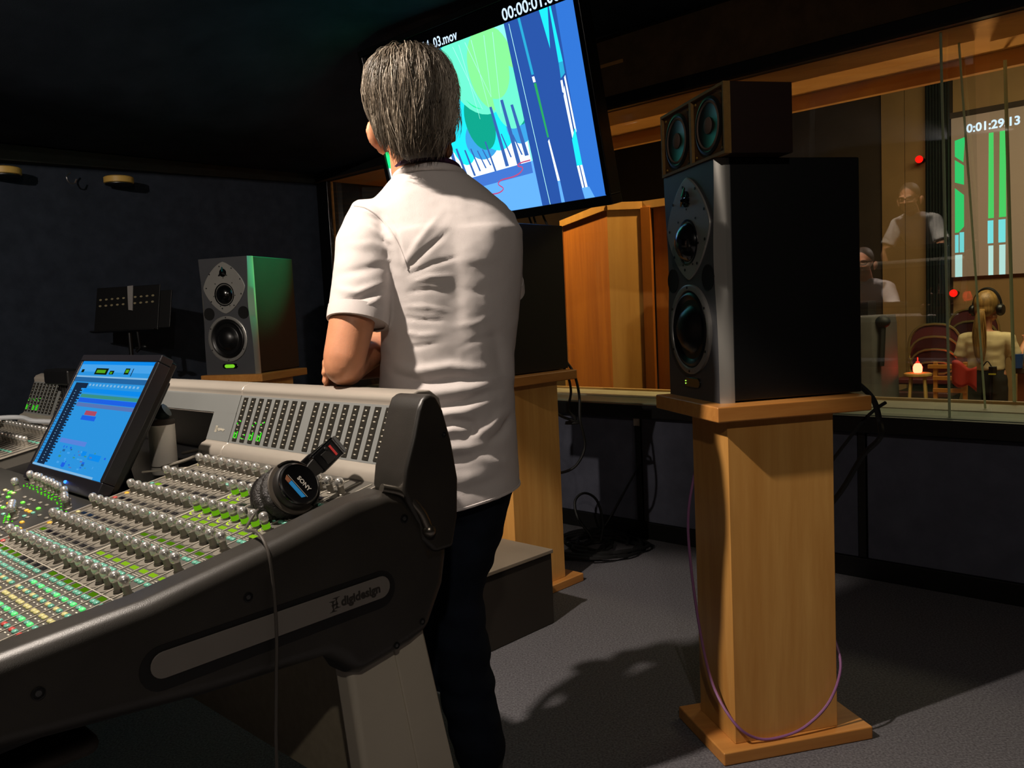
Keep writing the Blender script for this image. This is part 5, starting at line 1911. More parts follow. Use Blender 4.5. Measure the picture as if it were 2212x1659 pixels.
body_m = (~sleeve_m).astype(float)
slv = sleeve_m.astype(float)
F = [  # armpit star
    ([(-0.212, 1.268), (-0.168, 1.305), (-0.118, 1.345)], 0.0055, -0.0045), ([(-0.212, 1.255), (-0.155, 1.278), (-0.095, 1.292)], 0.0045, -0.0035), ([(-0.212, 1.280), (-0.175, 1.330), (-0.135, 1.378)], 0.007, 0.0035),
    ([(-0.205, 1.240), (-0.16, 1.252), (-0.11, 1.250)], 0.005, 0.003), ([(-0.213, 1.222), (-0.165, 1.226), (-0.125, 1.218)], 0.005, -0.003), ([(-0.222, 1.192), (-0.17, 1.190), (-0.12, 1.176)], 0.005, 0.0025),
    ([(-0.232, 1.172), (-0.19, 1.163), (-0.135, 1.158)], 0.005, -0.003), ([(-0.242, 1.142), (-0.19, 1.130), (-0.14, 1.132)], 0.006, 0.003), ([(-0.247, 1.115), (-0.20, 1.106), (-0.15, 1.112)], 0.005, -0.003),
    ([(-0.10, 1.225), (-0.06, 1.215), (-0.02, 1.225)], 0.006, -0.0015), ([(-0.12, 1.145), (-0.07, 1.15), (-0.03, 1.17)], 0.007, 0.002), ([(-0.11, 1.10), (-0.07, 1.115), (-0.02, 1.12)], 0.006, -0.002),
    # waist drapes
    ([(-0.26, 1.075), (-0.20, 1.055), (-0.13, 1.062), (-0.06, 1.05)], 0.011, 0.007), ([(-0.26, 1.05), (-0.19, 1.03), (-0.11, 1.035), (-0.04, 1.025)], 0.009, -0.008), ([(-0.25, 1.02), (-0.17, 1.005), (-0.09, 1.012), (-0.02, 1.03)], 0.013, 0.008),
    ([(-0.23, 0.985), (-0.16, 0.978), (-0.10, 0.985), (-0.05, 1.0)], 0.009, -0.008), ([(-0.24, 0.955), (-0.17, 0.958), (-0.11, 0.962), (-0.03, 0.985)], 0.012, 0.008),
    ([(-0.20, 0.93), (-0.13, 0.945), (-0.09, 0.935), (-0.085, 0.915), (-0.11, 0.905)], 0.009, -0.009), ([(-0.18, 0.915), (-0.13, 0.925), (-0.105, 0.918)], 0.008, 0.006), ([(-0.085, 0.905), (-0.05, 0.925), (-0.02, 0.955)], 0.010, 0.007),
    ([(-0.06, 0.885), (-0.025, 0.91), (0.0, 0.945)], 0.009, -0.007), ([(-0.22, 0.90), (-0.15, 0.885), (-0.07, 0.885)], 0.014, 0.007), ([(-0.21, 0.865), (-0.14, 0.862), (-0.06, 0.872)], 0.011, -0.006),
    ([(-0.10, 0.87), (-0.05, 0.845), (-0.01, 0.84)], 0.013, 0.005), ([(-0.20, 0.83), (-0.12, 0.815), (-0.03, 0.83)], 0.018, 0.004), ([(-0.19, 0.795), (-0.11, 0.79), (-0.03, 0.81)], 0.014, -0.003),
    ([(-0.03, 1.14), (-0.025, 1.08), (-0.02, 1.03)], 0.012, -0.005), ([(-0.005, 1.10), (0.0, 1.05), (0.002, 1.00)], 0.010, 0.004),
    # long spine hollow and shoulder blades
    ([(-0.115, 1.36), (-0.108, 1.24), (-0.112, 1.10)], 0.030, -0.008), ([(-0.19, 1.36), (-0.18, 1.28)], 0.045, 0.006), ([(-0.04, 1.36), (-0.035, 1.27)], 0.045, 0.008)]
for pts, w, a in F:
    fold(pts, w, a, body_m, 0.25)
S_ = [([(-0.255, 1.40), (-0.225, 1.35), (-0.212, 1.285)], 0.005, -0.004), ([(-0.30, 1.395), (-0.262, 1.375), (-0.235, 1.335)], 0.006, -0.005), ([(-0.285, 1.365), (-0.262, 1.345), (-0.235, 1.325)], 0.005, 0.004),
      ([(-0.35, 1.265), (-0.30, 1.272), (-0.235, 1.285)], 0.009, -0.004), ([(-0.355, 1.235), (-0.31, 1.225), (-0.25, 1.245)], 0.008, 0.004), ([(-0.345, 1.205), (-0.30, 1.215), (-0.25, 1.235)], 0.007, -0.005),
      ([(-0.33, 1.325), (-0.28, 1.325), (-0.23, 1.31)], 0.010, 0.003), ([(-0.30, 1.195), (-0.275, 1.205), (-0.255, 1.225)], 0.006, 0.004)]
for pts, w, a in S_:
    fold(pts, w, a, None, 0.2)
fine = np.array([mnoise.noise(Vector((c[0] * 16, c[1] * 16, c[2] * 30))) * 0.5 + mnoise.noise(Vector((c[0] * 40 + 7, c[1] * 40, c[2] * 60))) * 0.25 for c in co])
disp += fine * 0.0026
co2 = co + no * disp[:, None]
sh.vertices.foreach_set('co', co2.ravel())
sh.update()
from mathutils.bvhtree import BVHTree
bvh = BVHTree.FromPolygons([v_.co.copy() for v_ in sh.vertices], [tuple(p.vertices) for p in sh.polygons])
shirt = link_mesh('t_shirt', sh, M_SHIRT, man, MB0)
seam_pts = []
for p in smooth_path([(-0.318, 0, 1.412), (-0.288, 0, 1.402), (-0.258, 0, 1.378), (-0.232, 0, 1.340), (-0.214, 0, 1.298), (-0.206, 0, 1.268)], 6):
    hit = bvh.ray_cast(Vector((p.x, 1.4, p.z)), Vector((0, 1, 0)))[0]
    if hit is not None:
        seam_pts.append(hit + Vector((0, -0.0006, 0)))
b = tbase(MB(), MB0); b.tube(seam_pts, 0.0022, 6)
b.build('sleeve_seam', M_SHIRT, shirt, smooth=True)
# sleeve hems, neck rib and bottom hem
def hemband(p0, p1, r0, r1, name='sleeve_hem', n=36):
    p0, p1 = Vector(p0), Vector(p1)
    d = (p1 - p0).normalized(); x = d.orthogonal().normalized(); y = d.cross(x)
    b = tbase(MB(), MB0)
    vs, fs = [], []
    for c, r_ in ((p0, r0 - 0.003), (p0, r0), (p0.lerp(p1, 0.5), (r0 + r1) / 2 + 0.0006), (p1, r1), (p1, r1 - 0.006)):
        for k in range(n):
            a = 2 * math.pi * k / n
            vs.append(c + (x * math.cos(a) + y * math.sin(a)) * r_)
    for i in range(4):
        for k in range(n):
            fs.append((i * n + k, i * n + (k + 1) % n, (i + 1) * n + (k + 1) % n, (i + 1) * n + k))
    b.add(vs, fs)
    b.build(name, M_SHIRT, shirt, smooth=True)


hemband((-0.3165, 1.784, 1.190), (-0.3205, 1.775, 1.163), 0.0655, 0.0652)
hemband((-0.0205, 1.970, 1.238), (-0.0178, 1.987, 1.213), 0.0595, 0.059)
b = tbase(MB(), MB0)
b.tube([(-0.158 + 0.073 * math.cos(a), 1.866 + 0.066 * math.sin(a), 1.470 - 0.014 * math.sin(a)) for a in [2 * math.pi * k / 40 for k in range(40)]], 0.010, 10, closed=True)
b.build('neck_rib', M_SHIRT, shirt, smooth=True)
b = tbase(MB(), MB0)
b.tube([(-0.163 + 0.070 * math.cos(a), 1.864 + 0.063 * math.sin(a), 1.484 - 0.018 * math.sin(a)) for a in [2 * math.pi * k / 40 for k in range(40)]], [0.0065] * 40, 8, closed=True)
b.tube(smooth_path([(-0.215, 1.90, 1.475), (-0.228, 1.95, 1.42), (-0.215, 2.01, 1.33), (-0.17, 2.03, 1.22)], 5), 0.006, 6)
b.build('lanyard', mat('lanyard_purple', '#3a1c38', 0.6), man, smooth=True)
b = tbase(MB(), MB0)
b.tube([(-0.220, 1.845, 1.487), (-0.229, 1.862, 1.483), (-0.231, 1.88, 1.478)], 0.0072, 8)
b.build('lanyard_patch', mat('lanyard_yellow', '#c09018', 0.6), man, smooth=True)
hv = []
z, cx, cy, a_, d_ = TOR[0]
for k in range(60):
    an = 2 * math.pi * k / 60
    ca2, sa2 = math.cos(an), math.sin(an)
    x = math.copysign(abs(ca2) ** (2 / 2.35), ca2); y = math.copysign(abs(sa2) ** (2 / 2.35), sa2)
    A, D = Vector((a_ + 0.004, a_ * 0.08, 0.20 * a_)), Vector((-d_ * 0.06, d_ + 0.006, 0))
    hv.append(Vector((cx, cy, z + 0.006)) + A * x + D * y)
b = tbase(MB(), MB0); b.tube(hv, 0.0042, 6, closed=True)
b.build('bottom_hem', M_SHIRT, shirt, smooth=True)

# jeans and shoes
b = MB()
loft(b, [((-0.165, 1.912, 0.92), (0.152, 0.012, 0), (-0.006, 0.112, 0)), ((-0.165, 1.915, 0.84), (0.160, 0.012, 0), (-0.006, 0.118, 0)), ((-0.165, 1.918, 0.76), (0.158, 0.012, 0), (-0.006, 0.112, 0)), ((-0.167, 1.918, 0.71), (0.14, 0.012, 0), (-0.006, 0.095, 0))], 36, 2.3)
limb(b, [(-0.245, 1.915, 0.78), (-0.265, 1.908, 0.64), (-0.285, 1.902, 0.50), (-0.285, 1.91, 0.30), (-0.285, 1.915, 0.12)], [0.086, 0.080, 0.070, 0.064, 0.062], 26)
limb(b, [(-0.090, 1.920, 0.79), (-0.122, 1.922, 0.66), (-0.160, 1.925, 0.53), (-0.155, 1.930, 0.42), (-0.140, 1.935, 0.25), (-0.120, 1.94, 0.12)], [0.088, 0.081, 0.070, 0.068, 0.066, 0.064], 26)
je = remeshed(b, 0.007, 5)
for v_ in je.vertices:
    c = v_.co
    v_.co += v_.normal * (0.004 * mnoise.noise(Vector((c.x * 14, c.y * 14, c.z * 30))) + 0.004 * math.sin(c.z * 75 + c.x * 20) * max(0, 1 - abs(c.z - 0.33) / 0.22))
link_mesh('jeans', je, M_JEANS, man, MB0)
for sx, yaw in ((-0.285, 0.25), (-0.120, -0.15)):
    b = MB()
    b.M = Matrix.Translation((sx, 1.945, 0)) @ Matrix.Rotation(yaw, 4, 'Z')
    limb(b, [(0, -0.055, 0.040), (0, 0.02, 0.042), (0, 0.10, 0.034), (0, 0.165, 0.028)], [0.036, 0.040, 0.038, 0.026], 16)
    limb(b, [(0, -0.02, 0.04), (0, -0.025, 0.10)], [0.040, 0.040], 16)
    m_ = remeshed(b, 0.006, 4)
    for v_ in m_.vertices:
        v_.co.z = max(0.001, v_.co.z)
    link_mesh('shoe', m_, M_BLACKPL, man, MB0)

# ------------------------------------------------------------------ left side of the control room
ms = thing('music_stand', 'black perforated music stand with a strip of tape by wall', 'music stand', (-2.08, 4.62, 0), math.radians(-14))
b = MB()
MS = frame((0, 0, 1.165), (1, 0, 0), (0, math.sin(0.22), math.cos(0.22)))
b.M = MS
b.box(-0.245, 0.165, 0.0, 0.255, -0.006, 0.0)
b.box(-0.245, 0.165, -0.004, 0.004, 0.0, 0.035)
b.build('desk', mat('stand_black', '#070708', 0.45), ms, bevel=0.003)
b = MB(); b.M = MS; b.box(0.05, 0.235, 0.012, 0.222, -0.014, -0.007)
b.build('desk_extension', MATS['stand_black'], ms, bevel=0.003)
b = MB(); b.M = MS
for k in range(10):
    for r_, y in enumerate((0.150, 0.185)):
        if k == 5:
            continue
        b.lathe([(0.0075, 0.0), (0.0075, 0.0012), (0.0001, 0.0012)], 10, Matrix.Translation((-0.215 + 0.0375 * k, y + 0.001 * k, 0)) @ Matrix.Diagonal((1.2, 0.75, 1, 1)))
b.build('punch_holes', mat('hole_lit', '#8a7f62', 0.4), ms, kind='stuff')  # pale discs painted for lit surroundings seen through the holes
b = MB(); b.M = MS
b.hexa([(-0.028, 0.12, 0.0005), (0.0, 0.115, 0.0005), (0.0, 0.115, 0.003), (-0.028, 0.12, 0.003), (-0.045, 0.255, 0.0005), (-0.008, 0.257, 0.0005), (-0.008, 0.257, 0.003), (-0.045, 0.255, 0.003)])
b.build('tape_strip', mat('grey_tape', '#8a8684', 0.4), ms)
b = MB(); b.tube([(-0.03, 0.02, 1.20), (-0.03, 0.02, 0.60)], 0.011, 10); b.tube([(-0.03, 0.02, 0.62), (-0.03, 0.02, 0.12)], 0.015, 10)
b.build('pole', MATS['stand_black'], ms, smooth=True)
b = MB(); b.tube([(0.03, 0.01, 1.17), (0.03, 0.02, 1.07), (0.005, 0.02, 1.05)], 0.009, 8); b.ball((0.055, 0.02, 1.075), (0.02, 0.01, 0.012)); b.tube([(0.0, 0.02, 1.07), (0.055, 0.02, 1.075)], 0.006, 6)
b.build('tilt_clamp', MATS['stand_black'], ms, smooth=True)
for k in range(3):
    a = 2 * math.pi * k / 3 + 0.4
    b = MB(); b.tube([(-0.03, 0.02, 0.22), (-0.03 + 0.27 * math.cos(a), 0.02 + 0.27 * math.sin(a), 0.012)], 0.008, 8)
    b.build('leg', MATS['stand_black'], ms, smooth=True)

# two cream puck lamps under the ledge and a small hook
for k, (t, lab) in enumerate(((2.02, 'cream puck lamp under the wall ledge nearer the window'), (1.435, 'cream puck lamp under the wall ledge at the desk end'))):
    pk = thing('puck_lamp', lab, 'lamp', W(S1 - 0.10, t, 2.0), ROOM_ROT, 'puck lamps on the ledge')
    b = MB(); b.lathe([(0.072, 0.012), (0.080, 0.016), (0.080, 0.046), (0.070, 0.052)], 28)
    b.build('housing', mat('puck_cream', '#c8a050', 0.5), pk, smooth=True)
    b = MB(); b.lathe([(0.0001, 0.010), (0.060, 0.008), (0.073, 0.006), (0.073, 0.014)], 28)
    b.build('lens', M_BLACK, pk, smooth=True)
b = MB(); b.tube(smooth_path([W(S1 - 0.09, 1.765, 2.055), W(S1 - 0.10, 1.74, 2.03), W(S1 - 0.10, 1.75, 2.00), W(S1 - 0.10, 1.775, 1.995), W(S1 - 0.10, 1.79, 2.02)], 5), 0.004, 6)
tag(b.build('hook', M_STEEL, smooth=True), 'small bent metal hook under ledge between two puck lamps', 'hook')

# office chair pushed under the desk
oc = thing('office_chair', 'grey brown office chair tucked under the console', 'chair', W(1.575, 0.11, 0), ROOM_ROT)
M_OC = mat('chair_grey', '#4a433a', 0.6, var=0.1, bump=0.2, bscale=600)
b = MB(); b.box(-0.22, 0.22, -0.22, 0.22, 0.40, 0.465)
b.build('seat', M_OC, oc, bevel=0.03, seg=4)
b = MB(); b.hexa([(-0.20, -0.25, 0.48), (0.20, -0.25, 0.48), (0.20, -0.20, 0.48), (-0.20, -0.20, 0.48), (-0.18, -0.34, 0.92), (0.18, -0.34, 0.92), (0.18, -0.29, 0.92), (-0.18, -0.29, 0.92)])
b.build('backrest', M_OC, oc, bevel=0.02, seg=3)
for sx in (-1, 1):
    b = MB(); b.box(sx * 0.262 - 0.045, sx * 0.262 + 0.045, -0.12, 0.31, 0.552, 0.585)
    b.build('armrest', M_OC, oc, bevel=0.016, seg=4)
    b = MB(); b.tube([(sx * 0.20, 0.0, 0.43), (sx * 0.255, 0.0, 0.45), (sx * 0.262, 0.0, 0.555)], 0.014, 8)
    b.build('arm_post', M_BLACKPL, oc, smooth=True)
b = MB(); b.tube([(0, 0, 0.41), (0, 0, 0.10)], 0.028, 12)
b.build('column', M_BLACKPL, oc, smooth=True)
for k in range(5):
    a = 2 * math.pi * k / 5 + 0.3
    c, s = math.cos(a), math.sin(a)
    b = MB(); b.tube([(0, 0, 0.11), (0.26 * c, 0.26 * s, 0.075)], [0.024, 0.014], 8)
    b.build('base_arm', M_BLACKPL, oc, smooth=True)
    b = MB(); M = Matrix.Translation((0.26 * c, 0.26 * s, 0.030)) @ Matrix.Rotation(a, 4, 'Z') @ Matrix.Rotation(math.pi / 2, 4, 'X')
    b.lathe([(0.029, -0.012), (0.029, 0.012)], 14, M)
    b.build('caster', M_RUBBER, oc, smooth=True)

# ------------------------------------------------------------------ things in the live room
# plywood baffle box right behind the glass
M_ORW = wood('fir_ply', '#8f4a16', '#b5691f', 'Z', 4.0, 0.5, 1.2)
M_ORY = wood('pine_ply', '#a8702a', '#c08a40', 'Z', 4.0, 0.5, 1.2)
bx = thing('wooden_baffle', 'tall orange plywood baffle with a moulded top behind the glass', 'baffle', W(3.1, 4.4, BF), ROOM_ROT)
LW = lambda s, t, z: (3.1 - s, t - 4.4, z - BF)


def slab(name, pa, pb, m, z0=BF, z1=1.76, th=0.03, out=0.0):
    (s0, t0), (s1, t1) = pa, pb
    d = Vector((s1 - s0, t1 - t0)).normalized()
    n = Vector((d.y, -d.x))
    if n.y > 0:
        n = -n                                            # face the window
    p = [(s0 + n.x * out, t0 + n.y * out), (s1 + n.x * out, t1 + n.y * out), (s1 - n.x * (th - out), t1 - n.y * (th - out)), (s0 - n.x * (th - out), t0 - n.y * (th - out))]
    b = MB(); b.hexa([LW(*q, z0) for q in p] + [LW(*q, z1) for q in p])
    return b.build(name, m, bx)


P0, P1, P2, P3 = (3.88, 4.66), (3.10, 4.15), (2.955, 4.32), (2.20, 4.36)
slab('panel', P0, P1, M_ORW)
slab('panel', P1, P2, M_ORY)
slab('corner_post', (2.955, 4.32), (2.895, 4.33), M_ORW, out=0.035)
slab('panel', (2.895, 4.345), P3, M_ORW)
for a, c in ((P0, P1), (P1, P2), ((2.955, 4.32), P3)):
    slab('top_moulding', a, c, M_ORY, 1.755, 1.80, 0.05, 0.02)
slab('edge_batten', (3.90, 4.675), (3.86, 4.65), M_ORY, out=0.02)

# stool with the glowing red lamp
st = thing('stool', 'round wooden stool under a glowing red lamp', 'stool', W(2.295, 7.2, BF), ROOM_ROT)
M_STW = wood('stool_wood', '#a8843c', '#c8a55a', 'Z', 8)
b = MB(); b.lathe([(0.095, 0.835), (0.105, 0.842), (0.105, 0.858), (0.095, 0.865)], 24)
b.build('seat', M_STW, st, smooth=True)
for k in range(4):
    a = math.pi / 4 + k * math.pi / 2 + 0.25
    c, s = math.cos(a), math.sin(a)
    b = MB(); b.tube([(0.07 * c, 0.07 * s, 0.84), (0.135 * c, 0.135 * s, 0.0)], 0.012, 8)
    b.build('leg', M_STW, st, smooth=True)
b = MB(); b.tube([(0.092 * math.cos(a), 0.092 * math.sin(a), 0.60) for a in [2 * math.pi * k / 20 for k in range(20)]], 0.008, 6, closed=True)
b.build('foot_ring', M_STW, st, smooth=True)
rl = thing('red_lamp', 'small glowing red lamp standing on the round stool', 'lamp', W(2.295, 7.2, BF + 0.866))
b = MB(); b.lathe([(0.028, 0.0), (0.034, 0.012), (0.036, 0.045), (0.026, 0.07), (0.012, 0.078)], 16)
b.build('globe', glow('red_globe', '#ff3a28', 26.0), rl, smooth=True)
b = MB(); b.lathe([(0.014, 0.078), (0.014, 0.09), (0.004, 0.092), (0.004, 0.125)], 12)
b.build('finial', glow('red_tip', '#ff2818', 3.0), rl, smooth=True)

# stacking chairs with maroon oval backs
M_MAR = mat('maroon_vinyl', '#4a1518', 0.5, var=0.1)
M_CFR = mat('chair_frame_brass', '#9a8a58', 0.35, 0.7)


def make_chair():
    t = thing('stacking_chair', '', 'chair', (0, 0, 0))
    b = MB()
    pts = [(0.205 * math.copysign(abs(math.cos(a)) ** 0.75, math.cos(a)), 0.69 + 0.21 * math.copysign(abs(math.sin(a)) ** 0.85, math.sin(a))) for a in [2 * math.pi * k / 24 for k in range(24)]]
    b.prism(pts, 'Y', -0.235, -0.195)
    b.build('backrest', M_MAR, t, bevel=0.012, seg=2)
    b = MB(); b.tube([(p[0] * 1.04, -0.19, 0.69 + (p[1] - 0.69) * 1.04) for p in pts], 0.011, 6, closed=True)
    b.build('back_frame', M_CFR, t, smooth=True)
    b = MB(); b.box(-0.21, 0.21, -0.20, 0.22, 0.42, 0.47)
    b.build('seat', M_MAR, t, bevel=0.015, seg=2)
    for sx in (-1, 1):
        for sy in (-1, 1):
            b = MB(); b.tube([(sx * 0.205, sy * 0.20, 0.44), (sx * 0.215, sy * 0.225, 0.0)], 0.011, 6)
            b.build('leg', M_CFR, t, smooth=True)
    return t


ch0 = make_chair()
used = False
for (s, t, n, rz, lab) in ((2.33, 7.58, 4, 0.04, 'maroon stacking chair in the lower stack behind the stool'), (2.17, 8.06, 5, -0.04, 'maroon stacking chair in the taller stack beside curtain')):
    for k in range(n):
        if not used:
            c = ch0; used = True
        else:
            c = ch0.copy(); COL.objects.link(c)
            for part in ch0.children:
                q = part.copy(); COL.objects.link(q); q.parent = c
        c.location = W(s, t, BF + 0.11 * k)
        c.rotation_euler = (0, 0, ROOM_ROT + math.pi + rz)
        c['label'] = lab.replace('chair in', ('chair, lowest in', 'chair, second up in', 'chair, third up in', 'chair, top of pile in' if n == 4 else 'chair, fourth up in', 'chair, top of pile in')[k])
        c['group'] = 'lower stack of maroon chairs' if n == 4 else 'taller stack of maroon chairs'

# ladder back wooden chair with a red cloth
wc = thing('wooden_chair', 'pale wooden ladder back chair with a red cloth over it', 'chair', W(1.885, 6.62, BF), ROOM_ROT)
M_WCH = wood('beech', '#a86a24', '#d09040', 'X', 8)
for sx in (-1, 1):
    b = MB(); b.box(sx * 0.10 - 0.014, sx * 0.10 + 0.014, -0.014, 0.014, 0.0, 1.0)
    b.build('back_post', M_WCH, wc, bevel=0.003)
    b = MB(); b.box(sx * 0.10 - 0.014, sx * 0.10 + 0.014, -0.328, -0.30, 0.0, 0.5)
    b.build('front_leg', M_WCH, wc, bevel=0.003)
for z, ex in ((0.965, 0.035), (0.88, 0.0), (0.79, 0.0)):
    b = MB(); b.box(-0.115 - ex, 0.115, -0.020, 0.008, z - 0.014, z + 0.016)
    b.build('rail', M_WCH, wc, bevel=0.003)
b = MB(); b.box(-0.13, 0.13, -0.34, 0.02, 0.48, 0.51)
b.build('seat', M_WCH, wc, bevel=0.006)
rc = MB()
vs, fs = [], []
for i in range(9):
    for j in range(7):
        x, y = i / 8, j / 6
        p = W(1.86 - 0.16 * x, 6.585 - 0.012 * math.sin(x * 9), BF + 1.01 - 0.16 * y - 0.05 * x + 0.02 * math.sin(x * 7 + y * 3))
        vs.append(p)
for i in range(8):
    for j in range(6):
        fs.append((i * 7 + j, i * 7 + j + 1, (i + 1) * 7 + j + 1, (i + 1) * 7 + j))
rc.add(vs, fs)
o = rc.build('red_cloth', mat('red_cotton', '#a82818', 0.8), smooth=True)
o.modifiers.new('thick', 'SOLIDIFY').thickness = 0.006
tag(o, 'crumpled red cloth hanging on the wooden ladder back chair', 'cloth')

# covered trolley with a small speaker
tr = thing('covered_trolley', 'trolley under a grey cover with a small speaker on top', 'trolley', W(2.735, 7.03, BF), ROOM_ROT)
b = MB()
n = 48
vs, fs = [], []
for j, (z, g) in enumerate(((0.0, 1.06), (0.3, 1.03), (0.8, 1.0), (1.28, 0.98), (1.345, 0.95), (1.35, 0.6))):
    for k in range(n):
        a = 2 * math.pi * k / n
        c, s = math.cos(a), math.sin(a)
        x = 0.285 * math.copysign(abs(c) ** 0.35, c); y = 0.27 * math.copysign(abs(s) ** 0.35, s)
        f = 1 + 0.04 * math.sin(k * 1.7 + 0.4 * j) * (1 - z / 1.4)
        vs.append((x * g * f, y * g * f, z))
for j in range(5):
    for k in range(n):
        fs.append((j * n + k, j * n + (k + 1) % n, (j + 1) * n + (k + 1) % n, (j + 1) * n + k))
fs.append(tuple(range(5 * n, 6 * n)))
b.add(vs, fs)
b.build('cover', mat('cover_grey', '#4a4844', 0.8, var=0.2, vscale=5), tr, smooth=True)
b = MB(); b.ball((0.30, -0.20, 1.30), (0.06, 0.05, 0.05)); b.tube([(0.30, -0.20, 1.29), (0.29, -0.22, 0.95)], 0.025, 8)
b.build('hanging_cable', M_RUBBER, tr, smooth=True)
sb = thing('bookshelf_speaker', 'small dark speaker with a pale cone on the covered trolley', 'speaker', W(2.70, 7.02, BF + 1.352), ROOM_ROT)
b = MB(); b.box(-0.15, 0.11, -0.08, 0.10, 0.0, 0.115)
b.build('cabinet', M_SATIN, sb, bevel=0.004)
b = MB(); M = Matrix.Translation((-0.02, -0.081, 0.052)) @ Matrix.Rotation(math.pi / 2, 4, 'X')
b.lathe([(0.042, 0.0), (0.042, 0.004), (0.034, 0.006), (0.016, 0.001), (0.012, 0.006), (0.0001, 0.008)], 24, M)
b.build('cone', mat('kraft_cone', '#b88a50', 0.6), sb, smooth=True)

# table at the right with bottle and cups
tb = thing('work_table', 'reddish brown panelled table right of the woman', 'table', W(1.10, 7.10, BF), ROOM_ROT)
b = MB(); b.box(-0.42, 0.6, -0.30, 0.30, 0.905, 0.945)
b.build('table_top', M_BDARK, tb, bevel=0.005)
b = MB(); b.box(-0.40, 0.58, -0.27, 0.27, 0.0, 0.905)
b.build('table_side', wood('redwood', '#5a2a14', '#7d4020', 'Z', 4), tb)
for nm, s, c, prof, lab, cat in (('water_bottle', 1.435, '#9aa8a0', [(0.030, 0), (0.032, 0.01), (0.032, 0.12), (0.014, 0.155), (0.012, 0.175)], 'clear plastic bottle with a pale label on the brown table', 'bottle'),
                                 ('blue_cup', 1.49, '#1f4a8a', [(0.028, 0), (0.036, 0.10)], 'blue paper cup on the edge of brown table', 'cup')):
    b = MB(); b.lathe(prof, 18, Matrix.Translation((0, 0, 0)))
    o = b.build(nm, mat(nm, c, 0.35), smooth=True)
    o.location = W(s, 6.85 if nm == 'water_bottle' else 6.80, BF + 0.946)
    tag(o, lab, cat)

# two red cue lights on the boards
for s, z, lab in ((2.622, 2.385, 'red cue light high on the boards beside dark curtain'), (2.335, 1.145, 'red cue light low on the wall under projection screen')):
    cl = thing('cue_light', lab, 'lamp', W(s, BT - 0.14, z), ROOM_ROT, 'red cue lights')
    b = MB(); b.ball((0, -0.01, 0), 0.034, 14, 10)
    b.build('bulb', glow('cue_red', '#ff1a10', 1.6), cl, smooth=True)
    b = MB(); b.lathe([(0.02, 0.0), (0.02, 0.13)], 10, Matrix.Rotation(-math.pi / 2, 4, 'X'))
    b.build('holder', M_BLACK, cl, smooth=True)

# ---- woman with ponytail and headphones, seen from behind
WB = W(1.695, 6.80, BF)
wo = thing('person', 'person with a long ponytail, cream t-shirt and black trousers behind glass', 'person', WB, ROOM_ROT)
TW = [(0.93, 0.118, 0.085), (1.0, 0.115, 0.082), (1.08, 0.122, 0.085), (1.14, 0.135, 0.082), (1.185, 0.125, 0.068), (1.215, 0.075, 0.050)]
b = MB()
loft(b, [((0, 0, z), (a * 0.93, 0, 0), (0, d * 0.93, 0)) for z, a, d in TW], 26, 2.2)
limb(b, [(0, 0.0, 1.20), (0, 0.006, 1.29)], [0.040, 0.038], 16)
HW = Matrix.Translation((0.005, 0.012, 1.385)) @ Matrix.Rotation(math.radians(-10), 4, 'Z')
head_shapes(b, HW, 0.93)
limb(b, [(-0.148, 0.0, 1.155), (-0.168, 0.0, 1.04), (-0.172, 0.02, 0.94), (-0.165, 0.05, 0.83), (-0.155, 0.07, 0.76)], [0.036, 0.034, 0.031, 0.026, 0.020], 16)
b.ball((-0.152, 0.078, 0.715), (0.016, 0.028, 0.040), 12, 8)
for k in range(4):
    limb(b, [(-0.150, 0.062 + 0.013 * k, 0.690), (-0.147, 0.066 + 0.013 * k, 0.660), (-0.144, 0.072 + 0.012 * k, 0.640)], [0.0075, 0.007, 0.006], 8)
limb(b, [(-0.150, 0.10, 0.735), (-0.146, 0.118, 0.705)], [0.008, 0.007], 8)
limb(b, [(0.148, 0.0, 1.155), (0.175, 0.03, 1.05), (0.180, 0.06, 0.99), (0.195, 0.15, 1.05), (0.205, 0.20, 1.11)], [0.036, 0.034, 0.032, 0.026, 0.020], 16)
b.ball((0.208, 0.215, 1.145), (0.018, 0.026, 0.036), 12, 8)
for k in range(4):
    limb(b, [(0.206, 0.20 + 0.012 * k, 1.17), (0.208, 0.205 + 0.012 * k, 1.20), (0.210, 0.215 + 0.012 * k, 1.218)], [0.0075, 0.007, 0.006], 8)
limb(b, [(0.196, 0.22, 1.15), (0.180, 0.23, 1.17)], [0.008, 0.007], 8)
for sx in (-1, 1):
    limb(b, [(sx * 0.065, 0, 0.90), (sx * 0.075, 0.0, 0.48), (sx * 0.08, -0.01, 0.06)], [0.068, 0.048, 0.034], 16)
link_mesh('body', remeshed(b, 0.007, 3), M_SKIN, wo)
b = MB()
loft(b, [((0, 0, z), (a + 0.008, 0, 0), (0, d + 0.008, 0)) for z, a, d in TW], 30, 2.2)
for sx, p1 in ((-1, (-0.170, 0.0, 1.025)), (1, (0.176, 0.028, 1.035))):
    limb(b, [(sx * 0.105, 0, 1.165), (sx * 0.145, 0, 1.158)], [0.046, 0.046], 18)
    sleeve(b, (sx * 0.142, 0, 1.165), p1, 0.046, 0.049, 20)
tsh = remeshed(b, 0.007, 4)
for v_ in tsh.vertices:
    c = v_.co
    v_.co += v_.normal * 0.006 * mnoise.noise(Vector((c.x * 12, c.y * 12, c.z * 22)))
link_mesh('t_shirt', tsh, mat('cream_cotton', '#c8b48a', 0.85), wo)
b = MB()
loft(b, [((0, 0, 0.955), (0.118, 0, 0), (0, 0.086, 0)), ((0, 0, 0.86), (0.140, 0, 0), (0, 0.098, 0)), ((0, 0, 0.76), (0.138, 0, 0), (0, 0.092, 0))], 28, 2.2)
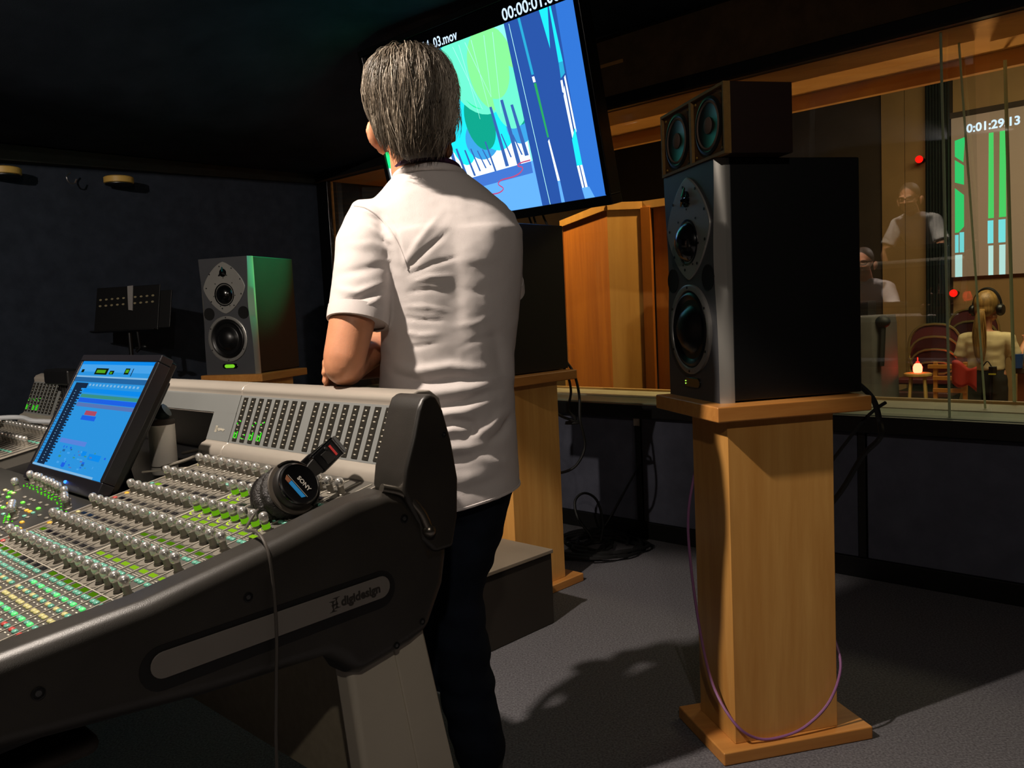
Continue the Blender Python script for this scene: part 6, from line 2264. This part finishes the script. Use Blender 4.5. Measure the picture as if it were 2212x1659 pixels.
for sx in (-1, 1):
    limb(b, [(sx * 0.068, 0, 0.80), (sx * 0.078, 0, 0.48), (sx * 0.082, -0.01, 0.10)], [0.076, 0.062, 0.056], 18)
link_mesh('trousers', remeshed(b, 0.008, 4), mat('black_trousers', '#0f1210', 0.85), wo)
for sx in (-1, 1):
    b = MB(); limb(b, [(sx * 0.082, -0.04, 0.032), (sx * 0.084, 0.06, 0.030), (sx * 0.086, 0.12, 0.024)], [0.030, 0.032, 0.022], 14)
    m_ = remeshed(b, 0.007, 2)
    for v_ in m_.vertices:
        v_.co.z = max(0.001, v_.co.z)
    link_mesh('shoe', m_, M_BLACKPL, wo)
M_BLOND = mat('blond_hair', '#8a6a38', 0.45, var=0.4, vscale=60, stretch=(1, 1, 0.12), bump=0.6, bscale=160)
b = MB(); b.M = HW
b.ball((0, -0.016, 0.034), (0.079, 0.098, 0.094), 26, 18)
b.ball((0, -0.050, -0.010), (0.066, 0.060, 0.062), 20, 14)
link_mesh('hair', remeshed(b, 0.007, 4), M_BLOND, wo)
b = MB()
tail = [(0.0, -0.100, 1.375), (0.0, -0.135, 1.360), (-0.004, -0.140, 1.30), (-0.010, -0.130, 1.22), (-0.012, -0.122, 1.14), (-0.008, -0.118, 1.07), (-0.004, -0.115, 1.01)]
for k in range(70):
    a = rh.uniform(0, 2 * math.pi); r_ = math.sqrt(rh.random())
    pts = []
    for i, p in enumerate(tail):
        w_ = (0.012, 0.020, 0.034, 0.044, 0.044, 0.034, 0.012)[i]
        pts.append((p[0] + math.cos(a + i * 0.15) * w_ * r_, p[1] + math.sin(a + i * 0.15) * w_ * 0.5 * r_, p[2] - rh.uniform(0, 0.03) * (i > 4)))
    b.tube(smooth_path(pts, 2), [0.004, 0.005] * 6 + [0.002], 5)
b.build('ponytail', M_BLOND, wo, smooth=True, kind='stuff')
b = MB(); b.box(0.045, 0.095, -0.120, -0.094, 0.900, 0.965)
bp_ = b.build('belt_pack', M_BLACKPL, wo, bevel=0.005)
b = MB(); b.box(0.046, 0.094, -0.123, -0.120, 0.905, 0.915)
b.build('pack_label', mat('pack_label', '#a8a030', 0.5), bp_)
b = MB(); b.tube(smooth_path([(0.06, -0.105, 0.965), (0.04, -0.115, 1.0), (0.02, -0.11, 0.985), (0.0, -0.105, 0.95)], 4), 0.004, 6)
b.build('pack_lead', M_RUBBER, bp_, smooth=True)
wh = thing('headphones', 'black headphones worn over a fair ponytail behind the glass', 'headphones', WB, ROOM_ROT)
b = MB(); b.M = HW
b.tube([(0.098 * math.cos(a), -0.005, 0.000 + 0.138 * math.sin(a)) for a in [math.pi * (0.02 + 0.96 * k / 20) for k in range(21)]], 0.009, 8)
b.build('headband', M_BLACKPL, wh, smooth=True)
for sx in (-1, 1):
    b = MB(); b.M = HW @ Matrix.Translation((sx * 0.098, -0.008, -0.018)) @ Matrix.Rotation(sx * math.pi / 2, 4, 'Y')
    b.lathe([(0.040, -0.018), (0.044, -0.008), (0.042, 0.006), (0.034, 0.016), (0.0001, 0.018)], 22)
    b.build('ear_cup', M_BLACKPL, wh, smooth=True)

# ---- the man at the desk who shows only in the glass
EB = W(2.42, -0.55, 0)
en = thing('person', 'person in white t-shirt and glasses leaning on console, seen reflected', 'person', EB, ROOM_ROT)
TE_ = [(0.90, 0.00, 0.150, 0.105), (1.00, 0.08, 0.145, 0.105), (1.10, 0.19, 0.155, 0.110), (1.20, 0.29, 0.172, 0.105), (1.265, 0.345, 0.150, 0.085), (1.30, 0.37, 0.075, 0.060)]
b = MB()
loft(b, [((0, y, z), (a * 0.9, 0, 0), (0, d * 0.9, 0)) for z, y, a, d in TE_], 28, 2.2)
limb(b, [(0, 0.37, 1.27), (0, 0.42, 1.35)], [0.056, 0.054], 18)
HE = Matrix.Translation((0, 0.455, 1.43)) @ Matrix.Rotation(math.radians(-4), 4, 'X')
head_shapes(b, HE)
for sx in (-1, 1):
    limb(b, [(sx * 0.15, 0.31, 1.21), (sx * 0.205, 0.37, 1.08), (sx * 0.225, 0.42, 0.96), (sx * 0.215, 0.44, 0.86)], [0.044, 0.046, 0.044, 0.040], 18)
    limb(b, [(sx * 0.212, 0.45, 0.845), (sx * 0.12, 0.55, 0.835 + 0.02 * (sx > 0)), (sx * -0.03, 0.585 + 0.03 * sx, 0.850 + 0.03 * (sx > 0))], [0.040, 0.038, 0.027], 18)
    b.ball((sx * -0.085, 0.575 + 0.03 * sx, 0.855 + 0.03 * (sx > 0)), (0.045, 0.020, 0.030), 14, 10)
    for k in range(4):
        z = 0.878 - 0.016 * k + 0.03 * (sx > 0)
        limb(b, [(sx * -0.115, 0.572 + 0.03 * sx, z), (sx * -0.15, 0.56 + 0.03 * sx, z), (sx * -0.175, 0.545 + 0.03 * sx, z - 0.004)], [0.009, 0.0088, 0.008], 10)
    limb(b, [(sx * -0.07, 0.58 + 0.03 * sx, 0.885), (sx * -0.10, 0.575 + 0.03 * sx, 0.905)], [0.010, 0.009], 10)
    limb(b, [(sx * 0.085, 0.0, 0.92), (sx * 0.10, 0.03, 0.50), (sx * 0.11, -0.02, 0.08)], [0.075, 0.054, 0.040], 18)
link_mesh('body', remeshed(b, 0.0065, 3), M_SKIN, en)
b = MB()
loft(b, [((0, y, z), (a + 0.008, 0, 0), (0, d + 0.008, 0)) for z, y, a, d in TE_], 30, 2.2)
for sx in (-1, 1):
    limb(b, [(sx * 0.11, 0.30, 1.225), (sx * 0.155, 0.315, 1.21)], [0.060, 0.062], 18)
    sleeve(b, (sx * 0.152, 0.315, 1.205), (sx * 0.218, 0.385, 1.045), 0.060, 0.064, 20)
tsh = remeshed(b, 0.007, 4)
for v_ in tsh.vertices:
    c = v_.co
    v_.co += v_.normal * 0.006 * mnoise.noise(Vector((c.x * 12, c.y * 12, c.z * 22)))
link_mesh('t_shirt', tsh, M_SHIRT, en)
b = MB()
loft(b, [((0, -0.01, 0.97), (0.150, 0, 0), (0, 0.110, 0)), ((0, -0.01, 0.84), (0.160, 0, 0), (0, 0.115, 0))], 28, 2.2)
for sx in (-1, 1):
    limb(b, [(sx * 0.085, 0.0, 0.86), (sx * 0.10, 0.03, 0.50), (sx * 0.11, -0.02, 0.10)], [0.086, 0.066, 0.060], 18)
link_mesh('jeans', remeshed(b, 0.008, 4), M_JEANS, en)
b = MB(); b.M = HE
b.ball((0, -0.020, 0.040), (0.080, 0.098, 0.088), 26, 18)
link_mesh('hair', remeshed(b, 0.007, 2), mat('short_hair', '#3a2a1c', 0.6, bump=0.5, bscale=200), en)
b = MB(); b.M = HE
for sx in (-1, 1):
    b.tube([(sx * 0.034 + 0.026 * math.cos(a), 0.106 - 0.25 * abs(sx * 0.034 + 0.026 * math.cos(a)), 0.003 + 0.019 * math.sin(a)) for a in [2 * math.pi * k / 18 for k in range(18)]], 0.0032, 6, closed=True)
    b.tube([(sx * 0.060, 0.092, 0.008), (sx * 0.083, 0.0, 0.012)], 0.003, 6)
b.tube([(-0.010, 0.104, 0.006), (0.010, 0.104, 0.006)], 0.003, 6)
b.build('glasses', M_BLACKPL, en, smooth=True)
for sx in (-1, 1):
    b = MB(); limb(b, [(sx * 0.11, -0.06, 0.036), (sx * 0.115, 0.08, 0.034), (sx * 0.12, 0.16, 0.026)], [0.034, 0.038, 0.026], 14)
    m_ = remeshed(b, 0.008, 2)
    for v_ in m_.vertices:
        v_.co.z = max(0.001, v_.co.z)
    link_mesh('shoe', m_, M_BLACKPL, en)
